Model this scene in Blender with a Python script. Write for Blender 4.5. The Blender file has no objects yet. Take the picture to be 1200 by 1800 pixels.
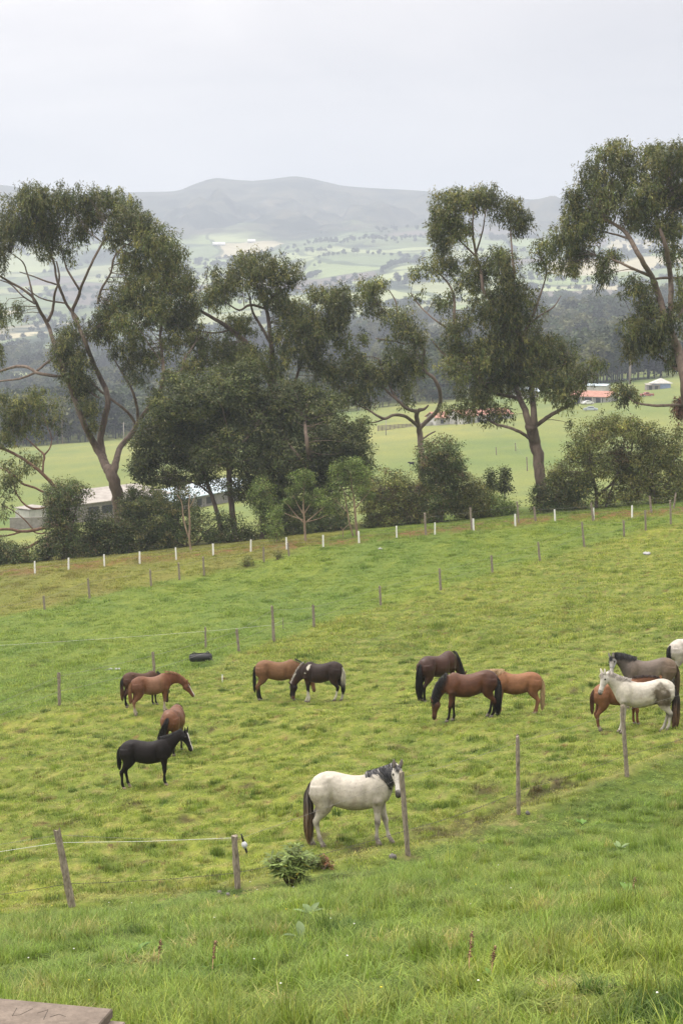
import bpy, math, random
import numpy as np
from mathutils import Vector, Matrix
random.seed(7)
RNG = np.random.default_rng(7)
SC = bpy.context.scene
COL = SC.collection
R = math.radians

# ------------------------------------------------------------------ camera
FPX = 3000.0            # focal length in pixels of the 1200 x 1800 photograph
PITCH = math.atan(340 / FPX)
cam_d = bpy.data.cameras.new('camera')
cam = bpy.data.objects.new('camera', cam_d)
COL.objects.link(cam)
cam_d.sensor_fit = 'VERTICAL'
cam_d.sensor_height = 36.0
cam_d.lens = 36.0 * FPX / 1800
cam_d.clip_start = 0.5
cam_d.clip_end = 20000
cam.location = (0, 0, 0)
cam.rotation_euler = (R(90) - PITCH, 0, 0)
SC.camera = cam

# ------------------------------------------------------------------ light
SUN_EL, SUN_AZ = R(56), R(-50)      # azimuth measured from +Y (away) towards +X
sun_dir = Vector((math.sin(SUN_AZ) * math.cos(SUN_EL), math.cos(SUN_AZ) * math.cos(SUN_EL), math.sin(SUN_EL)))
sd = bpy.data.lights.new('sun', 'SUN')
sd.energy = 1.6
sd.angle = R(10)
sd.color = (1.0, 0.96, 0.90)
sun = bpy.data.objects.new('sun', sd)
COL.objects.link(sun)
sun.rotation_euler = sun_dir.to_track_quat('Z', 'Y').to_euler()

W = bpy.data.worlds.new('World')
SC.world = W
W.use_nodes = True
nt = W.node_tree
for n in list(nt.nodes):
    nt.nodes.remove(n)
out = nt.nodes.new('ShaderNodeOutputWorld')
bg1 = nt.nodes.new('ShaderNodeBackground')
bg2 = nt.nodes.new('ShaderNodeBackground')
add = nt.nodes.new('ShaderNodeAddShader')
sky = nt.nodes.new('ShaderNodeTexSky')
sky.sky_type = 'NISHITA'
sky.sun_disc = False
sky.sun_elevation = SUN_EL
sky.sun_rotation = SUN_AZ
sky.altitude = 2800
sky.dust_density = 3
nt.links.new(sky.outputs[0], bg1.inputs[0])
bg1.inputs[1].default_value = 0.05
tc = nt.nodes.new('ShaderNodeTexCoord')
sep = nt.nodes.new('ShaderNodeSeparateXYZ')
nt.links.new(tc.outputs['Generated'], sep.inputs[0])
def wmath(op, a, b=None, c=None):
    m = nt.nodes.new('ShaderNodeMath'); m.operation = op
    for i, x in enumerate((a, b, c)):
        if x is None: continue
        if isinstance(x, (int, float)): m.inputs[i].default_value = x
        else: nt.links.new(x, m.inputs[i])
    return m.outputs[0]
up = wmath('MAXIMUM', sep.outputs['Z'], 0.0)
# overcast dome: brighter towards the zenith and around the hidden sun at the upper left
grad = wmath('MULTIPLY_ADD', wmath('MULTIPLY_ADD', up, 3.1, 0.50), up, 0.475)
lo = wmath('MULTIPLY', sep.outputs['X'], -0.8)
hi = wmath('MULTIPLY', lo, wmath('MINIMUM', wmath('MULTIPLY', up, 7.0), 1.0))
grad = wmath('ADD', grad, hi)
mp = nt.nodes.new('ShaderNodeMapping'); mp.inputs['Scale'].default_value = (3.0, 3.0, 11.0)
nz = nt.nodes.new('ShaderNodeTexNoise'); nz.inputs['Scale'].default_value = 1.6
nz.inputs['Detail'].default_value = 5; nz.inputs['Roughness'].default_value = 0.5
nz.inputs['Distortion'].default_value = 0.4
nt.links.new(tc.outputs['Generated'], mp.inputs[0]); nt.links.new(mp.outputs[0], nz.inputs['Vector'])
cl = wmath('MULTIPLY_ADD', nz.outputs['Fac'], 0.75, 0.625)
grad = wmath('MULTIPLY', grad, cl)
colr = nt.nodes.new('ShaderNodeVectorMath'); colr.operation = 'SCALE'
cmx = nt.nodes.new('ShaderNodeMix'); cmx.data_type = 'RGBA'
cmx.inputs[6].default_value = (1.115, 0.965, 0.80, 1); cmx.inputs[7].default_value = (1.15, 1.075, 0.985, 1)
nt.links.new(wmath('MINIMUM', wmath('MULTIPLY', wmath('MAXIMUM', wmath('SUBTRACT', up, 0.15), 0.0), 3.0), 1.0), cmx.inputs[0])
nt.links.new(cmx.outputs[2], colr.inputs[0])
nt.links.new(grad, colr.inputs['Scale'])
nt.links.new(colr.outputs[0], bg2.inputs[0])
bg2.inputs[1].default_value = 1.0
nt.links.new(bg1.outputs[0], add.inputs[0]); nt.links.new(bg2.outputs[0], add.inputs[1])
nt.links.new(add.outputs[0], out.inputs[0])

SC.view_settings.view_transform = 'Standard'
SC.view_settings.look = 'None'
SC.view_settings.exposure = 0.08
SC.view_settings.gamma = 1.0
SC.view_settings.use_curve_mapping = False
cy = SC.cycles
cy.max_bounces = 6; cy.diffuse_bounces = 3; cy.glossy_bounces = 2; cy.transmission_bounces = 3
cy.volume_bounces = 0; cy.transparent_max_bounces = 8
cy.use_denoising = True

# ------------------------------------------------------------------ picture <-> world
CP, SP = math.cos(PITCH), math.sin(PITCH)
def ray(u, v):
    """direction through photo pixel (u, v), scaled so that its Y is 1"""
    x = (np.asarray(u, float) - 600) / FPX
    y = (900 - np.asarray(v, float)) / FPX
    dy = CP + y * SP
    dz = -SP + y * CP
    return x / dy, dz / dy
def at(u, v, Y):
    a, b = ray(u, v)
    return Vector((float(a * Y), float(Y), float(b * Y)))
def proj(P):
    P = np.asarray(P, float)
    d = P[..., 1] * CP - P[..., 2] * SP
    h = P[..., 1] * SP + P[..., 2] * CP
    return 600 + FPX * P[..., 0] / d, 900 - FPX * h / d

# ------------------------------------------------------------------ noise
def make_fbm(seed, scale, octaves=4, gain=0.55):
    r = np.random.default_rng(seed)
    W_ = []
    for o in range(octaves):
        for k in range(7):
            a = r.uniform(0, 2 * math.pi)
            f = 2 * math.pi / scale * (1.9 ** o) * r.uniform(0.6, 1.5)
            W_.append((f * math.cos(a), f * math.sin(a), r.uniform(0, 6.28), gain ** o))
    tot = math.sqrt(sum(w[3] ** 2 for w in W_) / 2)
    def fn(x, y):
        s = 0
        for fx, fy, ph, am in W_:
            s = s + am * np.sin(fx * x + fy * y + ph)
        return s / tot          # about unit variance
    return fn
n_lump = make_fbm(1, 1.6, 3)
n_roll = make_fbm(2, 14.0, 3)
n_col1 = make_fbm(3, 3.2, 4, 0.75)
n_col2 = make_fbm(4, 22.0, 3)
n_col3 = make_fbm(5, 0.7, 2, 0.7)
n_tus = make_fbm(12, 0.95, 3, 0.75)
n_tu2 = make_fbm(13, 0.6, 3, 0.8)
n_wood = make_fbm(6, 420.0, 4)
n_wood2 = make_fbm(8, 120.0, 3)
n_gul = make_fbm(9, 900.0, 5, 0.6)

# ------------------------------------------------------------------ terrain
def pchip(xs, ys, xq):
    xs = np.asarray(xs, float); ys = np.asarray(ys, float)
    h = np.diff(xs); d = np.diff(ys) / h
    m = np.zeros_like(ys)
    m[0], m[-1] = d[0], d[-1]
    for i in range(1, len(xs) - 1):
        if d[i - 1] * d[i] > 0:
            w1 = 2 * h[i] + h[i - 1]; w2 = h[i] + 2 * h[i - 1]
            m[i] = (w1 + w2) / (w1 / d[i - 1] + w2 / d[i])
    i = np.clip(np.searchsorted(xs, xq) - 1, 0, len(h) - 1)
    t = (xq - xs[i]) / h[i]
    return ((1 + 2 * t) * (1 - t) ** 2 * ys[i] + t * (1 - t) ** 2 * h[i] * m[i]
            + t * t * (3 - 2 * t) * ys[i + 1] + t * t * (t - 1) * h[i] * m[i + 1])
NEAR = [(2, -3.1), (6, -3.55), (10.7, -4.42), (20, -7.0), (26, -8.75), (31, -10.0), (40, -11.25), (53, -12.9),
        (65, -14.4), (88, -16.75), (111, -18.5), (130, -19.15), (150, -19.3)]
UC = [-600, 0, 300, 600, 900, 1200, 1800]
FARV = {170: [1030, 985, 958, 925, 895, 865, 810],
        220: [1010, 962, 940, 912, 884, 858, 805],
        300: [965, 925, 900, 876, 852, 834, 800],
        400: [905, 872, 855, 826, 806, 785, 745],
        500: [865, 832, 815, 778, 757, 735, 700],
        600: [830, 803, 785, 745, 720, 692, 650],
        700: [815, 788, 768, 722, 690, 665, 630],
        850: [800, 774, 752, 706, 672, 646, 610],
        1000: [785, 760, 735, 690, 650, 620, 580],
        1300: [725, 705, 690, 640, 608, 575, 530],
        1600: [680, 660, 650, 606, 574, 540, 500],
        1900: [660, 640, 630, 588, 556, 528, 490],
        2300: [620, 604, 590, 556, 530, 512, 480],
        3000: [560, 545, 530, 498, 480, 472, 450],
        3800: [500, 490, 470, 438, 430, 440, 420],
        4300: [450, 448, 430, 412, 412, 420, 410]}
CRU = [-600, -300, 0, 40, 80, 130, 190, 230, 300, 325, 350, 385, 420, 450, 480, 520, 550, 600, 640, 700, 760, 800, 850, 930, 975, 1050, 1200, 1800]
CRV = [345, 330, 324, 326, 337, 344, 341, 338, 337, 336, 324, 312, 316, 318, 315, 309, 314, 326, 330, 333, 337, 342, 347, 351, 347, 345, 340, 335]
UG = np.arange(-900, 2101, 15.0)
LG = np.linspace(math.log(2), math.log(7400), 1100)
rowsY = [y for y, _ in NEAR] + list(FARV) + [5000, 5700, 6300, 7400]
TB = np.zeros((len(rowsY), len(UG)))
for i, y in enumerate(rowsY):
    if y <= 150:
        A = dict(NEAR)[y]
        TB[i] = 560 - A / y * FPX - 0.095 * (UG - 600)
    elif y in FARV:
        TB[i] = np.interp(UG, UC, FARV[y])
    else:
        cr = np.interp(UG, CRU, CRV)
        b = np.interp(UG, UC, FARV[4300])
        if y == 5000: TB[i] = b + (cr - b) * 0.55
        elif y == 5700: TB[i] = cr
        elif y == 6300: TB[i] = cr + 26
        else: TB[i] = cr + 120
VT = np.zeros((len(LG), len(UG)))
for j in range(len(UG)):
    VT[:, j] = pchip(np.log(rowsY), TB[:, j], LG)
ker = np.array([1, 2, 3, 2, 1.]) / 9
low = np.apply_along_axis(lambda r: np.convolve(np.pad(r, 2, 'edge'), ker, 'valid'), 1, VT)
far = LG > math.log(4600)
VT[~far] = low[~far]
ZT = ray(600, VT)[1]                    # z / y
F1 = [((-190, 1500), (-165, 1632)), ((100, 1458), (128, 1594)), ((412, 1470), (418, 1562)), ((705, 1357), (717, 1504)), ((909, 1295), (911, 1432)), ((1093, 1240), (1101, 1365)), ((1262, 1190), (1268, 1306))]
def zbase(X, Y):
    X = np.asarray(X, float); Y = np.asarray(Y, float)
    t = X / np.maximum(Y, 1e-3)
    # invert column (ray x for a given v differs by ~2 %)
    u = 600 + FPX * t * 0.975
    fu = np.clip((u - UG[0]) / 15.0, 0, len(UG) - 1.001)
    fl = np.clip((np.log(np.maximum(Y, 2.0)) - LG[0]) / (LG[1] - LG[0]), 0, len(LG) - 1.001)
    iu = fu.astype(int); il = fl.astype(int); a = fu - iu; b = fl - il
    z = (ZT[il, iu] * (1 - a) * (1 - b) + ZT[il, iu + 1] * a * (1 - b) + ZT[il + 1, iu] * (1 - a) * b + ZT[il + 1, iu + 1] * a * b)
    return z * np.maximum(Y, 2.0)
BERM = None
def zt(X, Y):
    X = np.asarray(X, float); Y = np.asarray(Y, float)
    z = zbase(X, Y)
    near = np.clip((170 - Y) / 40, 0, 1)
    z = z + near * (0.028 * n_lump(X, Y) + 0.05 * n_roll(X, Y) * np.clip(Y / 30, 0.3, 2))
    if BERM is not None:
        yb = np.interp(X, BERM[:, 0], BERM[:, 1])
        d = Y - yb
        z = z + 0.16 * np.exp(-((d + 0.2) / 0.9) ** 2) - 0.10 * np.exp(-((d - 1.6) / 0.9) ** 2)
    hill = np.clip((Y - 1500) / 1500, 0, 1) * np.clip((5600 - Y) / 700, 0, 1)
    z = z + hill * 7.0 * n_gul(X, Y * 0.8)
    mt = np.clip((Y - 4300) / 600, 0, 1) * np.clip((5480 - Y) / 500, 0, 1)
    z = z + mt * 30 * (np.abs(n_gul(X * 1.6, Y * 0.7)) - 0.8)
    return z
def groundpt(u, v, y0=8, y1=860):
    a, b = ray(u, v)
    Y = np.exp(np.linspace(math.log(y0), math.log(y1), 6000))
    d = b * Y - zt(a * Y, Y)
    k = int(np.argmax(d < 0))
    Yh = Y[max(k, 1)]
    X = float(a * Yh)
    return Vector((X, float(Yh), float(zt(X, Yh))))
BERM = None
_b = np.array([tuple(groundpt(*f[1]))[:2] for f in F1])
BERM = _b[np.argsort(_b[:, 0])]
def gz(x, y): return float(zt(x, y))

# ------------------------------------------------------------------ objects
def tag(o, label=None, cat=None, group=None, kind=None):
    if label: o['label'] = label
    if cat: o['category'] = cat
    if group: o['group'] = group
    if kind: o['kind'] = kind
    return o
def thing(name, label, cat, loc=(0, 0, 0), rz=0, group=None, scale=1):
    o = bpy.data.objects.new(name, None)
    COL.objects.link(o)
    o.location = loc; o.rotation_euler = (0, 0, rz); o.scale = (scale,) * 3
    o.empty_display_size = 0.3
    return tag(o, label, cat, group)
def np_mesh(name, V, F, mat=None, parent=None, col=None, smooth=False, link=True, origin=None):
    """V (n,3), F (m,k) equal-sided faces or list of such arrays"""
    V = np.asarray(V, np.float64)
    if origin is not None: V = V - np.asarray(origin, float)
    if not isinstance(F, list): F = [F]
    F = [np.asarray(f, np.int32) for f in F if len(f)]
    me = bpy.data.meshes.new(name)
    me.vertices.add(len(V)); me.vertices.foreach_set('co', V.astype(np.float32).ravel())
    nl = sum(f.size for f in F); npoly = sum(len(f) for f in F)
    me.loops.add(nl); me.loops.foreach_set('vertex_index', np.concatenate([f.ravel() for f in F]))
    me.polygons.add(npoly)
    st = []; s = 0
    for f in F:
        st.append(s + np.arange(len(f)) * f.shape[1]); s += f.size
    me.polygons.foreach_set('loop_start', np.concatenate(st).astype(np.int32))
    if smooth: me.polygons.foreach_set('use_smooth', np.ones(npoly, bool))
    if col is not None:
        ca = me.color_attributes.new('tint', 'FLOAT_COLOR', 'POINT')
        c4 = np.ones((len(V), 4), np.float32); c4[:, :3] = col
        ca.data.foreach_set('color', c4.ravel())
    me.update(calc_edges=True)
    if mat: me.materials.append(mat)
    o = bpy.data.objects.new(name, me)
    if link: COL.objects.link(o)
    if parent: o.parent = parent
    if origin is not None and parent is None: o.location = origin
    return o

class MB:
    def __init__(s): s.V = []; s.F = []; s.C = []
    def addf(s, v, f, c=None):
        o = len(s.V); s.V.extend([tuple(x) for x in v]); s.F.extend([tuple(i + o for i in q) for q in f])
        s.C.extend([c or (1, 1, 1)] * len(v))
    def box(s, c, size, rz=0, c_=None, taper=1.0):
        cx, cy_, cz = c; sx, sy, sz = [q / 2 for q in size]
        ca, sa = math.cos(rz), math.sin(rz); vs = []
        for z, k in ((-sz, 1), (sz, taper)):
            for x, y in ((-sx, -sy), (sx, -sy), (sx, sy), (-sx, sy)):
                x *= k; y *= k
                vs.append((cx + x * ca - y * sa, cy_ + x * sa + y * ca, cz + z))
        s.addf(vs, [(3, 2, 1, 0), (4, 5, 6, 7), (0, 1, 5, 4), (1, 2, 6, 5), (2, 3, 7, 6), (3, 0, 4, 7)], c_)
    def tube(s, pts, rad, n=8, c=None, cap=True):
        pts = [Vector(p) for p in pts]
        if isinstance(rad, (int, float)): rad = [rad] * len(pts)
        m = len(pts); vs = []; ref = None
        for i, p in enumerate(pts):
            T = (pts[min(i + 1, m - 1)] - pts[max(i - 1, 0)])
            if T.length < 1e-9: T = Vector((0, 0, 1))
            T.normalize()
            if ref is None:
                ref = Vector((1, 0, 0)) if abs(T.x) < 0.8 else Vector((0, 1, 0))
            A = (ref - T * ref.dot(T))
            if A.length < 1e-6: A = T.orthogonal()
            A.normalize(); ref = A; B = T.cross(A)
            for k in range(n):
                a = 2 * math.pi * k / n
                vs.append(p + (A * math.cos(a) + B * math.sin(a)) * rad[i])
        fs = [(i * n + k, i * n + (k + 1) % n, (i + 1) * n + (k + 1) % n, (i + 1) * n + k) for i in range(m - 1) for k in range(n)]
        if cap: fs += [tuple(range(n))[::-1], tuple((m - 1) * n + k for k in range(n))]
        s.addf(vs, fs, c)
    def loft(s, st, n=18, c=None, p=2.3):
        """stations: (center, S, N, a along N, b along S)"""
        vs = []
        for (ce, S, N, a, b) in st:
            for k in range(n):
                t = 2 * math.pi * k / n
                ct, sn = math.cos(t), math.sin(t)
                x = math.copysign(abs(ct) ** (2 / p), ct) * b; y = math.copysign(abs(sn) ** (2 / p), sn) * a
                vs.append(ce + S * x + N * y)
        m = len(st)
        fs = [(i * n + k, i * n + (k + 1) % n, (i + 1) * n + (k + 1) % n, (i + 1) * n + k) for i in range(m - 1) for k in range(n)]
        fs += [tuple(range(n))[::-1], tuple((m - 1) * n + k for k in range(n))]
        s.addf(vs, fs, c)
    def sphere(s, c, r, n=8, m=6, sc=(1, 1, 1), col=None):
        vs = [(c[0], c[1], c[2] + r * sc[2])]
        for i in range(1, m):
            a = math.pi * i / m
            for k in range(n):
                b = 2 * math.pi * k / n
                vs.append((c[0] + r * sc[0] * math.sin(a) * math.cos(b), c[1] + r * sc[1] * math.sin(a) * math.sin(b), c[2] + r * sc[2] * math.cos(a)))
        vs.append((c[0], c[1], c[2] - r * sc[2]))
        L = len(vs) - 1
        fs = [(0, 1 + k, 1 + (k + 1) % n) for k in range(n)]
        for i in range(m - 2):
            fs += [(1 + i * n + k, 1 + (i + 1) * n + k, 1 + (i + 1) * n + (k + 1) % n, 1 + i * n + (k + 1) % n) for k in range(n)]
        fs += [(L, 1 + (m - 2) * n + (k + 1) % n, 1 + (m - 2) * n + k) for k in range(n)]
        s.addf(vs, fs, col)
    def build(s, name, mat, parent=None, smooth=False, link=True, origin=None):
        me = bpy.data.meshes.new(name)
        V = s.V
        if origin is not None: V = [(a - origin[0], b - origin[1], c - origin[2]) for a, b, c in V]
        me.from_pydata(V, [], s.F)
        ca = me.color_attributes.new('tint', 'FLOAT_COLOR', 'POINT')
        c4 = np.ones((len(s.V), 4), np.float32); c4[:, :3] = np.array(s.C, np.float32)
        ca.data.foreach_set('color', c4.ravel())
        if smooth: me.polygons.foreach_set('use_smooth', [True] * len(me.polygons))
        if mat: me.materials.append(mat)
        me.update()
        o = bpy.data.objects.new(name, me)
        if link: COL.objects.link(o)
        if parent: o.parent = parent
        if origin is not None and parent is None: o.location = origin
        return o
def smoothline(pts, k=3):
    """Catmull-Rom through tuples of any length"""
    P = np.array([tuple(p) for p in pts], float)
    if len(P) < 3: return P
    E = np.vstack([2 * P[0] - P[1], P, 2 * P[-1] - P[-2]])
    o = []
    for i in range(1, len(E) - 2):
        for j in range(k):
            t = j / k
            a, b, c, d = E[i - 1], E[i], E[i + 1], E[i + 2]
            o.append(0.5 * (2 * b + (c - a) * t + (2 * a - 5 * b + 4 * c - d) * t * t + (-a + 3 * b - 3 * c + d) * t ** 3))
    o.append(P[-1])
    return np.array(o)

# ------------------------------------------------------------------ materials
def mat_new(name):
    m = bpy.data.materials.new(name); m.use_nodes = True
    t = m.node_tree
    return m, t, t.nodes['Principled BSDF'], t.nodes['Material Output']
class NG:
    def __init__(s, t): s.t = t
    def n(s, typ, **kw):
        x = s.t.nodes.new(typ)
        for k, v in kw.items():
            if k.startswith('_'): setattr(x, k[1:], v)
        return x
    def l(s, a, b): s.t.links.new(a, b)
    def noise(s, scale, detail=4, rough=0.6, vec=None, dist=0):
        x = s.t.nodes.new('ShaderNodeTexNoise'); x.inputs['Scale'].default_value = scale
        x.inputs['Detail'].default_value = detail; x.inputs['Roughness'].default_value = rough
        x.inputs['Distortion'].default_value = dist
        if vec is not None: s.l(vec, x.inputs['Vector'])
        return x.outputs['Fac']
    def ramp(s, fac, stops):
        x = s.t.nodes.new('ShaderNodeValToRGB'); cr = x.color_ramp
        while len(cr.elements) < len(stops): cr.elements.new(0.5)
        for e, (p, c) in zip(cr.elements, stops):
            e.position = p; e.color = tuple(c) + (1,) if len(c) == 3 else c
        s.l(fac, x.inputs[0]); return x.outputs[0]
    def mix(s, fac, a, b, mode='MIX'):
        x = s.t.nodes.new('ShaderNodeMix'); x.data_type = 'RGBA'; x.blend_type = mode
        for i, q in ((0, fac), (6, a), (7, b)):
            if isinstance(q, (int, float)): x.inputs[i].default_value = q
            elif isinstance(q, tuple): x.inputs[i].default_value = q + (1,) if len(q) == 3 else q
            else: s.l(q, x.inputs[i])
        return x.outputs[2]
    def math(s, op, a, b=0.0, c=None):
        x = s.t.nodes.new('ShaderNodeMath'); x.operation = op
        for i, q in enumerate((a, b, c)):
            if q is None: continue
            if isinstance(q, (int, float)): x.inputs[i].default_value = q
            else: s.l(q, x.inputs[i])
        return x.outputs[0]
    def attr(s, name, typ='GEOMETRY'):
        x = s.t.nodes.new('ShaderNodeAttribute'); x.attribute_name = name; x.attribute_type = typ
        return x.outputs['Color']
    def bump(s, h, strength=0.5, dist=0.05):
        x = s.t.nodes.new('ShaderNodeBump'); x.inputs['Strength'].default_value = strength
        x.inputs['Distance'].default_value = dist; s.l(h, x.inputs['Height']); return x.outputs[0]
    def pos(s):
        return s.t.nodes.new('ShaderNodeNewGeometry').outputs['Position']
    def obj(s):
        return s.t.nodes.new('ShaderNodeTexCoord').outputs['Object']
    def mapping(s, vec, scale, rot=(0, 0, 0)):
        x = s.t.nodes.new('ShaderNodeMapping'); x.inputs['Scale'].default_value = scale; x.inputs['Rotation'].default_value = rot
        s.l(vec, x.inputs[0]); return x.outputs[0]

def simple_mat(name, c1, c2, scale=6, rough=0.8, stretch=(1, 1, 1), bump=0.3, bd=0.01, use_tint=False, metallic=0, detail=5):
    m, t, b, o = mat_new(name); g = NG(t)
    v = g.mapping(g.obj(), stretch)
    f = g.noise(scale, detail, 0.65, v)
    c = g.ramp(f, [(0.3, c1), (0.7, c2)])
    if use_tint: c = g.mix(1.0, c, g.attr('tint'), 'MULTIPLY')
    g.l(c, b.inputs['Base Color']); b.inputs['Roughness'].default_value = rough; b.inputs['Metallic'].default_value = metallic
    if bump: g.l(g.bump(f, bump, bd), b.inputs['Normal'])
    return m
def leaf_mat(name, trans=0.35, rough=0.45, instancer=False, spec=0.16, tip=None):
    m, t, b, o = mat_new(name); g = NG(t)
    c = g.attr('tint', 'INSTANCER' if instancer else 'GEOMETRY')
    if tip:
        c = g.mix(1.0, c, g.attr('shade'), 'MULTIPLY')
    g.l(c, b.inputs['Base Color']); b.inputs['Roughness'].default_value = rough
    b.inputs['Specular IOR Level'].default_value = spec
    tr = t.nodes.new('ShaderNodeBsdfTranslucent'); mx = t.nodes.new('ShaderNodeMixShader')
    g.l(g.mix(1.0, c, (1.15, 1.25, 0.7), 'MULTIPLY'), tr.inputs[0])
    mx.inputs[0].default_value = trans
    g.l(b.outputs[0], mx.inputs[1]); g.l(tr.outputs[0], mx.inputs[2]); g.l(mx.outputs[0], o.inputs[0])
    return m
M_leaf = leaf_mat('leaves', 0.2)
M_bark = simple_mat('bark', (0.065, 0.045, 0.034), (0.19, 0.145, 0.11), 1.6, 0.9, (1.5, 1.5, 0.35), 0.8, 0.06, True)
M_wood = simple_mat('weathered_wood', (0.085, 0.068, 0.052), (0.34, 0.29, 0.23), 11, 0.9, (3, 3, 0.9), 0.6, 0.01)
M_white = simple_mat('white_paint', (0.66, 0.66, 0.64), (0.84, 0.84, 0.82), 5, 0.6)
M_conc = simple_mat('concrete', (0.20, 0.185, 0.165), (0.34, 0.31, 0.28), 7, 0.9, bump=0.5)
M_wire = simple_mat('wire', (0.12, 0.115, 0.11), (0.22, 0.21, 0.2), 8, 0.6, bump=0)
M_cord = simple_mat('white_cord', (0.50, 0.50, 0.48), (0.62, 0.62, 0.60), 8, 0.6, bump=0)
# ------------------------------------------------------------------ ground colour zones
ZU1 = [(-400, 1650), (0, 1608), (130, 1594), (280, 1582), (420, 1562), (600, 1532), (716, 1505), (830, 1465), (909, 1432), (1000, 1400), (1100, 1365), (1200, 1330), (1500, 1240)]
ZU2 = [(-400, 1400), (0, 1272), (104, 1240), (270, 1200), (418, 1145), (550, 1103), (668, 1065), (773, 1037), (864, 1007), (945, 985), (1024, 960), (1095, 942), (1200, 915), (1500, 860)]
ZU3 = [(-400, 1190), (0, 1085), (156, 1052), (265, 1032), (358, 1012), (470, 985), (560, 955), (640, 925), (1200, 700)]
def line_y(pts):
    """polyline in the photo -> world polyline on the ground (x sorted)"""
    P = np.array([tuple(groundpt(u, v))[:2] for u, v in pts])
    return P[np.argsort(P[:, 0])]
L1, L2, L3 = line_y(ZU1), line_y(ZU2), line_y(ZU3[:8])
def sstep(x, a, b):
    t = np.clip((x - a) / (b - a), 0, 1); return t * t * (3 - 2 * t)
def zones(X, Y):
    wob = 0.5 * n_roll(X * 3, Y * 3)
    y1 = np.interp(X, L1[:, 0], L1[:, 1]); y2 = np.interp(X, L2[:, 0], L2[:, 1]); y3 = np.interp(X, L3[:, 0], L3[:, 1], right=400)
    fg = 1 - sstep(Y - y1 + wob * 0.4, -0.6, 0.6)
    mid = sstep(Y - y2 + wob, -1.0, 1.6)
    dry = sstep(Y - y3 + wob * 2, -2, 3) * (1 - sstep(Y, 175, 200))
    return fg, mid, dry
C_YG = np.array([0.226, 0.272, 0.050]); C_GR = np.array([0.132, 0.185, 0.034]); C_DK = np.array([0.058, 0.10, 0.020])
C_ST = np.array([0.36, 0.30, 0.14]); C_BR = np.array([0.16, 0.115, 0.050]); C_LU = np.array([0.158, 0.225, 0.042])
SPOTS = []
for (u, v, r) in [(852, 1389, .35), (830, 1452, .5), (815, 1462, .4), (600, 1545, .25), (628, 1546, .3), (126, 1448, .3), (95, 1452, .18), (42, 1285, .35), (960, 1380, .45), (935, 1408, .4), (640, 1497, .4), (372, 1283, .2), (1000, 1385, .3), (233, 1413, .3), (432, 1383, .25), (690, 1440, .3), (1010, 1215, .3), (1022, 1142, .35), (60, 1172, .25), (760, 1470, .5), (560, 1470, .3), (700, 1316, .3), (330, 1440, .25)]:
    _g = groundpt(u, v); SPOTS.append((_g.x, _g.y, r))
def grass_color(X, Y, jitter=None):
    X = np.asarray(X, float); Y = np.asarray(Y, float)
    fg, mid, dry = zones(X, Y)
    a = n_col1(X, Y * 0.55); b = n_col2(X, Y * 0.6); c = n_col3(X, Y * 0.5)
    def L(p, q, t): return p + (q - p) * np.clip(t, 0, 1)[..., None]
    t1 = n_tus(X, Y * 0.6); t2 = n_tu2(X + 31, Y * 0.55); t3 = n_tu2(X - 57, Y * 0.6 + 11)
    pad = L(C_YG[None], C_GR[None], 0.46 + 0.10 * a + 0.10 * b + 0.30 * t1)
    pad = L(pad, C_ST[None], 0.02 + 0.20 * (t2 - 0.35 * t1 - 0.1 * a))
    pad = L(pad, C_BR[None], (t3 + 0.25 * a - 1.45) * 0.9)
    pad = L(pad, C_DK[None], (t1 * 0.7 + 0.4 * n_col1(X * 1.7 + 33, Y * 1.1) - 1.15) * 0.9)
    midc = L(C_GR[None] * np.array([1.10, 1.16, 1.45]), C_YG[None], 0.30 + 0.10 * a + 0.10 * b + 0.14 * t1)
    midc = L(midc, C_DK[None] * 1.4, (0.6 * t1 + 0.6 * n_col1(X * 1.2 + 10, Y * 1.1) - 1.0) * 0.6)
    nb_ = (1 - sstep(Y, 10.5, 15))
    fgc = L(C_LU[None] * np.array([0.94, 0.98, 1.05]), C_YG[None], 0.22 + 0.34 * nb_ + 0.12 * a + 0.08 * b + 0.16 * t1)
    fgc = L(fgc, C_ST[None], (0.7 * t2 + 0.4 * n_col1(X + 20, Y) - 0.85) * 0.7)
    fgc = L(fgc, C_DK[None] * 1.2, (0.7 * t1 + 0.5 * n_col1(X * 1.4 + 70, Y * 1.2) - 0.65) * 0.85)
    dc = L(np.array([[0.24, 0.225, 0.062]]), np.array([[0.20, 0.15, 0.065]]), 0.35 + 0.3 * a + 0.2 * b)
    col = pad + (midc - pad) * mid[..., None]
    col = col + (dc - col) * (dry * 0.6)[..., None]
    col = col + (fgc - col) * fg[..., None]
    if SPOTS is not None:
        for sx, sy, sr in SPOTS:
            w = np.exp(-(((X - sx) / sr) ** 2 + ((Y - sy) / (sr * 2.2)) ** 2) ** 1.5) * sstep(n_tu2(X * 1.5, Y), -1.2, .3); col = L(col, np.array([[0.07, 0.05, 0.03]]), 0.85 * w)
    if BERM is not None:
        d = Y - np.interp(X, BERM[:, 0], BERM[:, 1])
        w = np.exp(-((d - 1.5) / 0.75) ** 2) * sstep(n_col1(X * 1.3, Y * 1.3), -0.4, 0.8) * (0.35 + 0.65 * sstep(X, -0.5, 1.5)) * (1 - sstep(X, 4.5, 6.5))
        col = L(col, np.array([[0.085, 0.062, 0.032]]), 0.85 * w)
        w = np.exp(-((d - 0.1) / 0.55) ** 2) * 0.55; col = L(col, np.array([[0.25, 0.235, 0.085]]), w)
    if jitter is not None: col = col * jitter
    return np.clip(col, 0.005, 0.9)

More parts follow.
